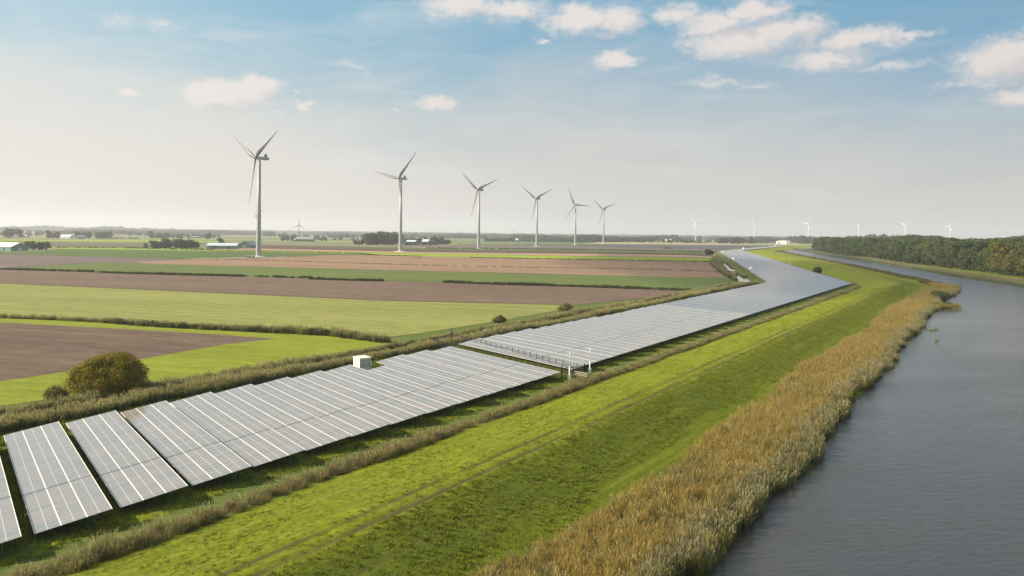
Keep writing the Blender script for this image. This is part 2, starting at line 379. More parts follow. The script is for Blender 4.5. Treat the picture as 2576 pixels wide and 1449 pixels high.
M['leaf_willow'] = leaf_mat('willow_leaves', (0.110, 0.105, 0.012), (0.22, 0.175, 0.018), (0.34, 0.25, 0.02), 0.35, 0.3)
M['leaf_brown'] = leaf_mat('brown_leaves', (0.13, 0.115, 0.03), (0.24, 0.185, 0.045), (0.32, 0.24, 0.07), 0.8, 0.3)
M['leaf_far'] = leaf_mat('far_leaves', (0.030, 0.048, 0.020), (0.060, 0.070, 0.025), (0.07, 0.075, 0.03), 0.01, 0.2)
M['bark'] = plain('bark', (0.065, 0.052, 0.040), 0.9, 0.3, 1.5)

def reed_mat(name, stops, scale=0.05, trans=0.35, plume=(0.30, 0.19, 0.10)):
    m = bpy.data.materials.new(name); m.use_nodes = True
    t = NT(m.node_tree); b = t.n['Principled BSDF']; o = t.n['Material Output']
    p = pos(t)
    n = t.noise(p, scale, 5, 0.65); n2 = t.noise(p, 1.3, 4, 0.7); rnd = t.new('ShaderNodeObjectInfo').outputs['Random']
    f = t.math('ADD', t.math('ADD', t.math('MULTIPLY', n, 0.62), t.math('MULTIPLY', n2, 0.25)), t.math('MULTIPLY', rnd, 0.08))
    col = t.ramp(f, stops)
    at_ = t.new('ShaderNodeAttribute', attribute_name='tip')
    col = t.mix(t.math('MULTIPLY', at_.outputs['Fac'], 0.8), col, plume)
    t.put(b.inputs['Base Color'], col); b.inputs['Roughness'].default_value = 0.8; b.inputs['Specular IOR Level'].default_value = 0.15
    tr = t.new('ShaderNodeBsdfTranslucent'); t.put(tr.inputs[0], col)
    mx = t.new('ShaderNodeMixShader'); mx.inputs[0].default_value = trans
    t.l.new(b.outputs[0], mx.inputs[1]); t.l.new(tr.outputs[0], mx.inputs[2]); t.l.new(mx.outputs[0], o.inputs[0])
    return m
M['reed_gold'] = reed_mat('golden_reed', [(0.37, (0.11, 0.135, 0.025)), (0.45, (0.26, 0.22, 0.040)), (0.52, (0.42, 0.315, 0.050)), (0.58, (0.25, 0.18, 0.06)), (0.65, (0.36, 0.275, 0.065)), (0.74, (0.12, 0.145, 0.03))], 0.09, 0.4, (0.35, 0.25, 0.095))
M['reed_pale'] = reed_mat('pale_reed', [(0.34, (0.080, 0.105, 0.030)), (0.50, (0.16, 0.17, 0.06)), (0.62, (0.30, 0.26, 0.14)), (0.74, (0.42, 0.36, 0.23))], 0.10, 0.3, (0.30, 0.25, 0.16))
M['reed_brown'] = reed_mat('brown_reed', [(0.30, (0.10, 0.115, 0.026)), (0.5, (0.19, 0.160, 0.055)), (0.7, (0.26, 0.20, 0.085))], 0.08, 0.35, (0.33, 0.235, 0.14))
M['reed_green'] = reed_mat('green_reed', [(0.30, (0.075, 0.095, 0.026)), (0.5, (0.15, 0.160, 0.045)), (0.7, (0.28, 0.25, 0.08))], 0.06, 0.35, (0.42, 0.36, 0.17))
M['reed_dark'] = reed_mat('dark_shrub', [(0.30, (0.030, 0.040, 0.015)), (0.5, (0.05, 0.055, 0.020)), (0.7, (0.085, 0.075, 0.03))], 0.08, 0.2, (0.10, 0.08, 0.04))
M['reed_far'] = reed_mat('bank_reed', [(0.30, (0.080, 0.110, 0.038)), (0.5, (0.135, 0.165, 0.060)), (0.7, (0.21, 0.21, 0.09))], 0.04, 0.3, (0.27, 0.24, 0.13))

# ------------------------------------------------------------------ object helpers
def tag(o, label=None, cat=None, group=None, kind=None):
    if label: o['label'] = label
    if cat: o['category'] = cat
    if group: o['group'] = group
    if kind: o['kind'] = kind
    return o
def link(name, me, m=None, parent=None):
    o = bpy.data.objects.new(name, me); COL.objects.link(o)
    if m is not None and me is not None and not me.materials:
        for k in (m if isinstance(m, (list, tuple)) else [m]): me.materials.append(k)
    if parent: o.parent = parent
    return o
def empty(name, loc, rz=0.0, label=None, cat=None, group=None):
    o = bpy.data.objects.new(name, None); COL.objects.link(o)
    o.location = loc; o.rotation_euler = (0, 0, rz); o.empty_display_size = 0.5
    return tag(o, label, cat, group)
class MB:
    def __init__(s): s.v = []; s.f = []; s.mi = []
    def quad(s, pts, mi=0):
        k = len(s.v); s.v += [tuple(p) for p in pts]; s.f.append(tuple(range(k, k + len(pts)))); s.mi.append(mi); return s
    def box(s, x0, x1, y0, y1, z0, z1, mi=0, top=None):
        k = len(s.v)
        s.v += [(x0, y0, z0), (x1, y0, z0), (x1, y1, z0), (x0, y1, z0), (x0, y0, z1), (x1, y0, z1), (x1, y1, z1), (x0, y1, z1)]
        F = [(0, 3, 2, 1), (4, 5, 6, 7), (0, 1, 5, 4), (1, 2, 6, 5), (2, 3, 7, 6), (3, 0, 4, 7)]
        for i, q in enumerate(F): s.f.append(tuple(k + a for a in q)); s.mi.append(top if (top is not None and i == 1) else mi)
        return s
    def tube(s, a, b, ra, rb=None, n=8, caps=True, mi=0):
        rb = ra if rb is None else rb
        a = Vector(a); b = Vector(b); q = (b - a).to_track_quat('Z', 'Y'); k = len(s.v)
        for c_, r in ((a, ra), (b, rb)):
            for i in range(n):
                t = 2 * math.pi * i / n
                s.v.append(tuple(c_ + q @ Vector((r * math.cos(t), r * math.sin(t), 0))))
        for i in range(n):
            j = (i + 1) % n; s.f.append((k + i, k + j, k + n + j, k + n + i)); s.mi.append(mi)
        if caps:
            s.f.append(tuple(k + i for i in reversed(range(n)))); s.f.append(tuple(k + n + i for i in range(n))); s.mi += [mi, mi]
        return s
    def lathe(s, prof, n=12, c=(0, 0, 0), mi=0):
        k = len(s.v)
        for r, z in prof:
            for i in range(n):
                t = 2 * math.pi * i / n; s.v.append((c[0] + r * math.cos(t), c[1] + r * math.sin(t), c[2] + z))
        for j in range(len(prof) - 1):
            for i in range(n):
                i2 = (i + 1) % n; s.f.append((k + j * n + i, k + j * n + i2, k + (j + 1) * n + i2, k + (j + 1) * n + i)); s.mi.append(mi)
        s.f.append(tuple(k + (len(prof) - 1) * n + i for i in range(n))); s.mi.append(mi)
        return s
    def mesh(s, name, mats=None, smooth=False):
        me = bpy.data.meshes.new(name); me.from_pydata(s.v, [], s.f); me.polygons.foreach_set('material_index', s.mi)
        if smooth: me.polygons.foreach_set('use_smooth', [True] * len(s.f))
        for k in (mats if isinstance(mats, (list, tuple)) else [mats]):
            if k: me.materials.append(k)
        me.update(); return me
    def build(s, name, mats, parent=None, smooth=False): return link(name, s.mesh(name, mats, smooth), None, parent)
def copy_tree(o, parent=None):
    c = o.copy(); COL.objects.link(c)
    if parent: c.parent = parent
    for ch in list(o.children): copy_tree(ch, c)
    return c
def flat(name, pts, z, m, kind='structure'):
    """level polygon; concave outlines are triangulated"""
    bm = bmesh.new(); vs = [bm.verts.new((p[0], p[1], z)) for p in pts]
    f = bm.faces.new(vs); bmesh.ops.triangulate(bm, faces=[f])
    bmesh.ops.recalc_face_normals(bm, faces=bm.faces)
    if bm.faces and sum(q.normal.z for q in bm.faces) < 0: bmesh.ops.reverse_faces(bm, faces=bm.faces)
    me = bpy.data.meshes.new(name); bm.to_mesh(me); bm.free()
    return tag(link(name, me, m), kind=kind)

# ================================================================== SETTING
flat('ground', [(-13000, -900), (13000, -900), (13000, 12500), (-13000, 12500)], 0.0, M['ground'])

def pw(xs, x0, v0): return float(np.interp(x0, xs, v0))
# front edge of the panel field = spine of the dyke
SP = np.array([NS(*q) for q in [(-110, -45.5), (406.7, 168.4), (505, 253), (1190.1, 850), (1490, 1022.7), (1937.7, 1279), (2600, 1600)]])
def dense(P, stepf):
    out_ = []
    for i in range(len(P) - 1):
        L = np.hypot(*(P[i + 1] - P[i])); t = 0.0
        while t < L:
            out_.append(P[i] + (P[i + 1] - P[i]) * t / L); t += stepf(out_[-1][1])
    out_.append(P[-1]); return np.array(out_)
path = dense(SP, lambda y: 4 if y < 600 else 14)
seg = np.diff(path, axis=0); dist = np.concatenate([[0], np.cumsum(np.hypot(seg[:, 0], seg[:, 1]))])
tan = np.gradient(path, axis=0); tan /= np.hypot(tan[:, 0], tan[:, 1])[:, None]
ts = tan.copy()
for i in range(len(path)):
    k = np.abs(dist - dist[i]) < 26
    ts[i] = tan[k].mean(0)
ts /= np.hypot(ts[:, 0], ts[:, 1])[:, None]
nrm = np.stack([ts[:, 1], -ts[:, 0]], 1)                # towards the river
dV = float(np.hypot(*(SP[1] - SP[0])))
def offs(name, dd):
    a, b_ = {'foot': (9.3, 7.0), 'cin': (24.0, 31.0), 'cout': (27.6, 35.0), 'out': (39.9, 57.5), 'wat': (51.5, 71.0), 'bank': (104, 104)}[name]
    v = np.interp(dd, [0, dV - 70, dV + 70, dV + 400, dV + 5000], [a, a, (a + b_) / 2 + (1.5 if name in ('wat', 'out') else 0), b_, b_ * 1.04])
    return v
def wander(dd, amp, sc, ph=0.0):
    return amp * (np.sin(dd / sc + ph) + 0.6 * np.sin(dd / (sc * 0.37) + 1.7 + ph) + 0.45 * np.sin(dd / (sc * 0.16) + 0.4 + ph))
def prof(dd, o):
    """height of the dyke at distance dd along, o metres off the spine"""
    f, ci, co, ou, wa = [offs(k, dd) for k in ('foot', 'cin', 'cout', 'out', 'wat')]
    z = np.interp(o, [-2, 2.5, 5.0, 7.2, f, ci, co, ou, wa - 2, wa + 0.5, wa + 3], [-0.05, 0.03, -0.25, -0.20, 0.10, 3.0, 3.05, 0.75, 0.62, 0.22, -0.3])
    return z
xs = []
for o in np.concatenate([np.arange(-2, 60, 0.7), np.arange(60, 84, 1.6)]): xs.append(o)
V = []; UV = []
K = len(xs)
for i in range(len(path)):
    dd = dist[i]; wa = float(offs('wat', dd)) + float(wander(dd, 0.7, 13))
    for o in xs:
        oo = o * (wa + 3) / 81.9 if True else o
        # keep the section's own metres, stretched only past the crest so it ends under water
        z = float(prof(dd, oo))
        if 23.5 < oo < 28.5:
            for c0 in (24.6, 26.8): z -= 0.16 * math.exp(-((oo - c0) / 0.45) ** 2)
        z += 0.05 * math.sin(dd * 0.31 + oo * 0.9) * math.sin(oo * 0.63 + dd * 0.07)
        p = path[i] + nrm[i] * oo
        V.append((p[0], p[1], z)); UV.append((dd, oo))
F = []
for i in range(len(path) - 1):
    for j in range(K - 1):
        a = i * K + j; F.append((a, a + 1, a + K + 1, a + K))
me = bpy.data.meshes.new('dyke'); me.from_pydata(V, [], F)
uvl = me.uv_layers.new(name='UVMap'); idx = np.empty(len(F) * 4, np.int32); me.loops.foreach_get('vertex_index', idx)
uvl.data.foreach_set('uv', np.array(UV, np.float32)[idx].ravel())
me.polygons.foreach_set('use_smooth', [True] * len(F)); me.update()
tag(link('dyke', me, M['dyke']), kind='structure')
def dyke_pt(dd, o):
    i = int(np.clip(np.searchsorted(dist, dd) - 1, 0, len(path) - 2)); t = (dd - dist[i]) / (dist[i + 1] - dist[i])
    p = path[i] * (1 - t) + path[i + 1] * t; n_ = nrm[i] * (1 - t) + nrm[i + 1] * t
    q = p + n_ * o
    return float(q[0]), float(q[1]), float(prof(dd, o))

# river: left edge under the dyke, right edge under the far bank
bankP = [(60, -400), (150, -250), (172, -120), (186, 0), (200, 90), (222, 180), (245, 260), (268, 340), (288, 405), (298, 459), (309, 504), (315, 542), (330, 601), (369, 737)]
for p_ in [(2157, 649.8), (2057, 637.3), (1994.5, 627.6)]: bankP.append(G(*p_, .3))
iend = int(np.searchsorted(dist, dist[-1] - 5))
tail = []
for dd in np.arange(dV + 1330, dist[-1], 60):
    i = int(np.searchsorted(dist, dd)); q = path[i] + nrm[i] * (118 + (dd - dV - 1330) * 0.02); tail.append((float(q[0]), float(q[1])))
bankP = np.array(bankP + tail)
leftP = [tuple(path[i] + nrm[i] * (float(offs('wat', dist[i])) - 1.0)) for i in range(0, len(path), 2)]
def resample(P, k):
    P = np.array(P); q = np.concatenate([[0], np.cumsum(np.hypot(*np.diff(P, axis=0).T))]); u = np.linspace(0, q[-1], k)
    return np.stack([np.interp(u, q, P[:, 0]), np.interp(u, q, P[:, 1])], 1)
lv = np.array(leftP); lv = lv[lv[:, 1] > -60]
iv = int(np.argmin(np.abs(lv[:, 1] - 470))); kv = int(np.argmin(np.abs(bankP[:, 1] - 504)))
L1 = np.concatenate([resample(lv[:iv + 1], 60), resample(lv[iv:], 160)]); R1 = np.concatenate([resample(bankP[:kv + 1], 60), resample(bankP[kv:], 160)]) + np.array([1.5, 0])
me = bpy.data.meshes.new('river_water'); kk = len(L1)
me.from_pydata([(p[0], p[1], .3) for p in L1] + [(p[0], p[1], .3) for p in R1], [], [(i, kk + i, kk + i + 1, i + 1) for i in range(kk - 1) if i != 59])
me.update(); tag(link('river_water', me, M['water']), kind='structure')
# far bank strip: rises out of the water, then lies a little above the polder
bp = dense(bankP, lambda y: 10); bt = np.gradient(bp, axis=0); bt /= np.hypot(bt[:, 0], bt[:, 1])[:, None]; bn = np.stack([bt[:, 1], -bt[:, 0]], 1)
V = []; F = []
bo = [(-3, -0.4), (0, 0.25), (1.5, 0.6), (6, 0.9), (30, 1.0), (160, 0.8), (230, -0.1)]
for i in range(len(bp)):
    for o, z in bo:
        q = bp[i] + bn[i] * o; V.append((q[0], q[1], z))
for i in range(len(bp) - 1):
    for j in range(len(bo) - 1):
        a = i * len(bo) + j; F.append((a, a + 1, a + len(bo) + 1, a + len(bo)))
me = bpy.data.meshes.new('far_bank'); me.from_pydata(V, [], F); me.update()
tag(link('river_bank', me, M['meadow']), kind='structure')

# meadow under the panels
def sb(n):
    """back (far) end of the panel rows in (n, s)"""
    return float(np.interp(n, [-200, 93, 94, 163, 377, 490.3, 690.2, 1060.5, 1296.3, 1818.2, 2100], [-42.8, 78.5, 80.9, 107.5, 199.8, 297.4, 470.8, 795.3, 923.5, 1221.8, 1380]))
def sf(n):
    return float(np.interp(n, [-200, 406.7, 505, 1190, 1490, 1937.7, 2300], [-82.8, 168.6, 255.3, 850, 1022.7, 1279.1, 1465]))
mn = list(np.arange(-110, 2100, 30))
flat('meadow', [NS(n, sf(n) + 3) for n in mn] + [NS(n, sb(n) + 9.5) for n in mn[::-1]], 0.035, M['meadow'])

# fields, outlined on the ground
zf = 0.05
def fld(name, m, pts):
    global zf
    zf += 0.012
    return flat(name, [G(x, y, zf) for x, y in pts], zf, M[m])
fld('grass_field', 'grass_bright', [(-700, 782), (0, 797), (400, 817), (830, 840), (970, 858), (980, 872), (700, 920), (480, 948), (250, 985), (0, 1022), (-700, 1130)])
fld('ploughed_field', 'soil_dark', [(-700, 790), (0, 811), (300, 827), (560, 842), (692, 852), (560, 867), (360, 902), (170, 934), (0, 959), (-700, 1060)])
fld('crop_field', 'crop_pale', [(-700, 688), (0, 713), (300, 726), (560, 738), (960, 757), (1200, 762), (1405, 767), (1430, 776), (1250, 808), (1060, 838), (960, 850), (830, 838), (640, 828), (400, 815), (130, 800), (0, 795), (-700, 778)])
fld('ploughed_field', 'soil_brown', [(-700, 652), (0, 676), (320, 689), (640, 697), (1073, 710), (1717, 727), (1745, 731), (1700, 742), (1450, 767), (1405, 766), (1200, 761), (960, 756), (560, 737), (300, 725), (0, 712), (-700, 687)])
fld('crop_field', 'crop_green', [(30, 673.5), (45, 671.6), (210, 661.6), (325, 660.2), (375, 664.1), (644, 670.6), (1073, 682.2), (1717, 697.4), (1827, 699), (1838, 712), (1800, 723), (1717, 724.6), (1073, 708.4), (644, 693.1), (300, 683), (130, 677)])
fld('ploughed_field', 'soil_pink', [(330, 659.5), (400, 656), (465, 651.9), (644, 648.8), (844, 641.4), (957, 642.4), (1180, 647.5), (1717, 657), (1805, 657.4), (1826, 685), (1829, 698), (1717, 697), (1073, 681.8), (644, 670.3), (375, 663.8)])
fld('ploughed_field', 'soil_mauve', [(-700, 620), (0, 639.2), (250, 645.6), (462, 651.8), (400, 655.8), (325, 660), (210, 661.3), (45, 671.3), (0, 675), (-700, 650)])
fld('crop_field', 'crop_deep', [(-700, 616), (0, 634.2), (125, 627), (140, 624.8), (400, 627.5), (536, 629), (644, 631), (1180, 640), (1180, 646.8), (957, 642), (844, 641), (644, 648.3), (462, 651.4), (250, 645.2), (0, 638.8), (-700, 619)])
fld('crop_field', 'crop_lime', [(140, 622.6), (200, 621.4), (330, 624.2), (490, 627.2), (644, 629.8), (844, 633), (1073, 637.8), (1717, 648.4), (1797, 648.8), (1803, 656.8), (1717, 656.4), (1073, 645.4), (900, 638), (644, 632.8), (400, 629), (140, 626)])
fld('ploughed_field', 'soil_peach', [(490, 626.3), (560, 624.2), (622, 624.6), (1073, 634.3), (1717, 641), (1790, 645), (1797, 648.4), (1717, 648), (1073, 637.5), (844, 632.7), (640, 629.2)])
fld('ploughed_field', 'soil_red', [(633, 617.6), (1004, 624.9), (1073, 628), (1717, 637), (1786, 639.6), (1790, 644.6), (1717, 640.6), (1073, 634), (622, 624.3), (634, 622)])
fld('crop_field', 'crop_deep', [(633, 614.6), (1004, 621.4), (1073, 624.2), (1440, 627.2), (1717, 632), (1778, 634), (1786, 639.2), (1717, 636.6), (1073, 627.6), (633, 617.2)])
fld('ploughed_field', 'soil_mauve', [(1000, 615.2), (1073, 616.6), (1440, 620.2), (1717, 626.6), (1780, 628), (1778, 633.5), (1717, 631.6), (1440, 626.9), (1004, 621)])
fld('ploughed_field', 'soil_blue', [(1150, 613), (1448, 614.4), (1610, 615.2), (1885, 617.2), (1960, 617), (1900, 623), (1800, 629), (1780, 627.4), (1717, 626), (1440, 619.6), (1150, 615.5)])
fld('stubble_field', 'stubble', [(1500, 609.4), (1610, 608.8), (1885, 612.6), (1960, 614), (2080, 611), (2040, 618), (1960, 616.4), (1885, 616.6), (1610, 614.6), (1470, 613)])
fld('grass_field', 'crop_lime', [(-300, 600), (0, 601.4), (120, 603), (330, 603.6), (560, 607), (560, 610), (330, 608.5), (0, 606)])
fld('crop_field', 'crop_green', [(-300, 606.5), (0, 606.5), (330, 609), (560, 610.6), (560, 613), (330, 612), (0, 611)])
fld('ploughed_field', 'soil_mauve', [(-300, 611.3), (0, 611.5), (330, 612.6), (560, 613.5), (540, 617), (200, 616.5), (0, 614.5)])
fld('crop_field', 'crop_green', [(-300, 615), (0, 615), (200, 617), (480, 617.5), (480, 621.6), (200, 620.6), (125, 621)])
# open water in the ditch beside the panels
PONDS = []
for pts in ([(970, 728), (1005, 735), (1060, 755), (1098, 780), (1108, 795), (1060, 797), (1000, 803), (985, 780)], [(826, 603), (850, 615), (885, 640), (905, 662), (930, 690), (888, 690), (868, 650), (840, 622)],
            [(718, 488), (732, 492), (742, 515), (768, 541), (745, 541), (725, 515)], [(930, 690), (945, 694), (975, 718), (962, 716)]):
    zf += 0.01
    PONDS.append([G((2400 + x / 2.6833) * .67083, (760 + y / 2.6833) * .67083, zf + .1) for x, y in pts])
    flat('ditch_water', PONDS[-1], zf + 0.1, M['still'])
# farm tracks, turbine pads
def strip(name, pts, wd, z, m):
    P = np.array(pts); t = np.gradient(P, axis=0); t /= np.hypot(t[:, 0], t[:, 1])[:, None]; n_ = np.stack([t[:, 1], -t[:, 0]], 1)
    return flat(name, [tuple(p) for p in P + n_ * wd / 2] + [tuple(p) for p in (P - n_ * wd / 2)[::-1]], z, m)
strip('farm_track', [G(462, 652), G(560, 650.5), G(620, 648.6), G(660, 648.0), G(690, 648.4), G(722, 647)], 6.0, 0.36, M['concrete'])
strip('farm_track', [G(0, 632.8), G(60, 632.6), G(100, 630.9), G(140, 629)], 5.0, 0.36, M['concrete'])
strip('farm_track', [G(-20, 674.5), G(0, 673.6), G(22, 673.2)], 2.5, 0.36, M['concrete'])

# ================================================================== SOLAR ROWS
TILT = 0.1637; ZL = 0.80; PITCH = 7.34
ct, st_ = math.cos(TILT), math.sin(TILT)
# module: x along the row, y up the slope
mb = MB(); mb.box(0, 0.98, 0, 2.0, -0.035, 0, 1)
mb.quad([(0.013, 0.016, 0.003), (0.967, 0.016, 0.003), (0.967, 1.984, 0.003), (0.013, 1.984, 0.003)], 0)
MODULE = mb.mesh('solar_panel', [M['glass'], M['frame']])
# axes of a row: local x = towards the back (A), local y = up-slope
def row_matrix(n, s):
    a = Vector((A2[0], A2[1], 0)); u = Vector((N2[0] * ct, N2[1] * ct, st_)); nn = a.cross(u)
    if nn.z < 0: nn = -nn
    o = NS(n, s)
    return Matrix(((a.x, u.x, nn.x, o[0]), (a.y, u.y, nn.y, o[1]), (a.z, u.z, nn.z, ZL), (0, 0, 0, 1)))
LEG = {}
def leg_mesh(h, m='galv'):
    k = round(h, 2)
    if k not in LEG: LEG[k] = MB().box(-0.04, 0.04, -0.035, 0.035, 0, k).mesh('leg', M[m])
    return LEG[k]
def near_row(n, s, count, label, split=12, gap=0.2, group=None):
    mirrored = row_matrix(n, s)
    o = NS(n, s)
    t = empty('solar_panel_row', (o[0], o[1], 0), 0, label, 'solar panels', group)
    inv = Matrix.Translation((-o[0], -o[1], 0))
    base = inv @ mirrored
    flip = base.determinant() < 0
    for c_ in range(count):
        x = c_ * 1.0 + (gap if c_ >= split else 0)
        for k in range(3):
            if flip:
                mtx = base @ Matrix.Translation((x + 0.98, k * 2.075, 0)) @ Matrix.Diagonal((-1, 1, 1, 1))
            else:
                mtx = base @ Matrix.Translation((x, k * 2.075, 0))
            p = bpy.data.objects.new('solar_panel', MODULE); COL.objects.link(p); p.parent = t
            p.matrix_local = mtx
    L = count + gap
    def part(name, mb_, m):
        me_ = mb_.mesh(name, M[m]); me_.transform(base)
        if flip: me_.flip_normals()
        return link(name, me_, None, t)
    for y0, y1 in ((2.0, 2.075), (4.075, 4.15)):
        part('support_rail', MB().box(0, split - 0.02, y0 - 0.02, y1 + 0.02, -0.06, -0.006).box(split + gap, L, y0 - 0.02, y1 + 0.02, -0.06, -0.006), 'rail')
    part('edge_trim', MB().box(0, split - 0.02, 6.15, 6.21, -0.05, 0.006).box(split + gap, L, 6.15, 6.21, -0.05, 0.006), 'rail')
    part('edge_trim', MB().box(0, split - 0.02, -0.04, 0.0, -0.05, 0.004).box(split + gap, L, -0.04, 0.0, -0.05, 0.004), 'rail')
    for y in (1.3, 4.9): part('purlin', MB().box(0.1, L - 0.1, y - 0.05, y + 0.05, -0.16, -0.04), 'galv')
    k = 0; x = 1.5
    while x < L - 0.4:
        for y in (1.3, 4.9):
            q = base @ Vector((x, y, -0.1))
            lg = bpy.data.objects.new('leg', leg_mesh(q.z)); COL.objects.link(lg); lg.parent = t
            lg.location = (q.x, q.y, 0); lg.rotation_euler = (0, 0, -AZR)
        x += 4.4 if L < 60 else 5.2
    return t
ORD = ['first', 'second', 'third', 'fourth', 'fifth', 'sixth', 'seventh', 'eighth', 'ninth', 'tenth', 'eleventh', 'twelfth', 'thirteenth', 'fourteenth', 'fifteenth', 'sixteenth', 'seventeenth', 'eighteenth', 'nineteenth', 'twentieth']
for k in range(-2, 12):
    s0 = 3.04 * k
    cnt = 34 if k == 8 else (39 if k == 11 else 40)
    if k == -2: lab = 'row of grey solar panels just outside the left edge, nearest the camera'
    elif k == -1: lab = 'row of grey solar panels cut off by the left edge, before the first full row'
    elif k == 8: lab = 'shorter row of grey solar panels that ends in front of the white transformer cabin'
    elif k == 11: lab = 'last row of grey solar panels on the near side of the dark fence'
    else: lab = f'{ORD[k]} complete row of grey solar panels counted from the lower left corner'
    near_row(k * PITCH, s0, cnt, lab, group='rows of solar panels before the fence')
# second block, beyond the fence
N0 = 94.6; PB = PITCH
KN = 16
nrows = 0
for k in range(KN):
    n = N0 + PB * k; s0 = sf(n) - 0.4; cnt = int(round(sb(n) - s0))
    near_row(n, s0, cnt, f'{ORD[k]} row of grey solar panels behind the dark fence, counting away from it' if k else 'row of grey solar panels directly behind the dark fence', 13, group='rows of solar panels behind the fence')
FAR = {}
def far_row_mesh(cnt, fine):
    key = (cnt, fine)
    if key in FAR: return FAR[key]
    m1 = MB(); step = 1
    if fine:
        for c_ in range(cnt):
            x = c_ + (0.2 if c_ >= 13 else 0)
            for k in range(3): m1.box(x, x + 0.965, k * 2.075, k * 2.075 + 2.0, -0.03, 0, 0)
    else:
        for c_ in range(0, cnt, 4):
            for k in range(3): m1.box(c_, min(cnt, c_ + 4) - 0.06, k * 2.075, k * 2.075 + 2.0, -0.03, 0, 0)
    m2 = MB().box(0, cnt + 0.1, 1.99, 2.085, -0.06, -0.004).box(0, cnt + 0.1, 4.065, 4.16, -0.06, -0.004).box(0, cnt + 0.1, 6.15, 6.25, -0.06, 0.006)
    m3 = MB()
    FAR[key] = (m1.mesh('solar_panels', M['farglass']), m2.mesh('support_rail', M['rail_far']))
    return FAR[key]
LEGF = None
n = N0 + PB * KN
bx = np.zeros(0)
while n < 1960:
    s0 = sf(n) - 0.4; cnt = int(round(sb(n) - s0)); cnt = max(24, cnt)
    o = NS(n, s0); t = empty('solar_panel_row', (o[0], o[1], 0), 0, ('blue grey solar panel row in the wide stretch before the bend of the panel field' if n < 378 else 'thin blue grey solar panel row across the inside of the first bend' if n < 520 else 'very thin blue grey solar panel row on the leg beyond the first bend' if n < 1190 else 'hair thin solar panel row on the distant end past the second bend'), 'solar panels', 'distant rows of solar panels')
    base = Matrix.Translation((-o[0], -o[1], 0)) @ row_matrix(n, s0)
    a, b_ = far_row_mesh(cnt, o[1] < 420)
    for nm, me_ in (('solar_panels', a), ('support_rail', b_)):
        p = bpy.data.objects.new(nm, me_); COL.objects.link(p); p.parent = t; p.matrix_local = base
        if nm == 'solar_panels': p['kind'] = 'stuff'
    for y in (1.3, 4.9):
        q = base @ Vector((0.9, y, -0.1))
        lg = bpy.data.objects.new('leg', leg_mesh(q.z)); COL.objects.link(lg); lg.parent = t; lg.location = (q.x, q.y, 0); lg.rotation_euler = (0, 0, -AZR)
    n += PB; nrows += 1

# ================================================================== TURBINES
def blade_mesh(L, m, fat=1.0):
    """blade along +Z, chord along X, thickness along Y"""
    mb = MB(); n = 10; k0 = None
    st = [(0, 1.1, 1.1, 0), (0.04, 1.1, 1.1, 5), (0.10, 1.9, 0.9, 16), (0.19, 2.2, 0.62, 14), (0.32, 1.75, 0.42, 10), (0.5, 1.25, 0.27, 6), (0.7, 0.85, 0.17, 3), (0.88, 0.5, 0.1, 1), (0.97, 0.28, 0.06, 0), (1.0, 0.06, 0.02, 0)]
    for f, c, th, tw in st:
        c *= L / 50 * fat; th *= L / 50 * fat; a = R_(tw)
        for i in range(n):
            t = 2 * math.pi * i / n
            x = math.cos(t) * c + (0.45 * c if f > .06 else 0) * -1 * min(1, (f) * 8); y = math.sin(t) * th
            mb.v.append((x * math.cos(a) - y * math.sin(a), x * math.sin(a) + y * math.cos(a), f * L))
    for j in range(len(st) - 1):
        for i in range(n):
            i2 = (i + 1) % n; mb.f.append((j * n + i, j * n + i2, (j + 1) * n + i2, (j + 1) * n + i)); mb.mi.append(0)
    mb.f.append(tuple((len(st) - 1) * n + i for i in range(n))); mb.mi.append(0)
    return mb.mesh('blade', m, True)
BL = blade_mesh(50.5, M['blade']); BLF = blade_mesh(50.5, M['turbine_far'], .8); BLS = blade_mesh(33, M['blade_dark'], 1.2)
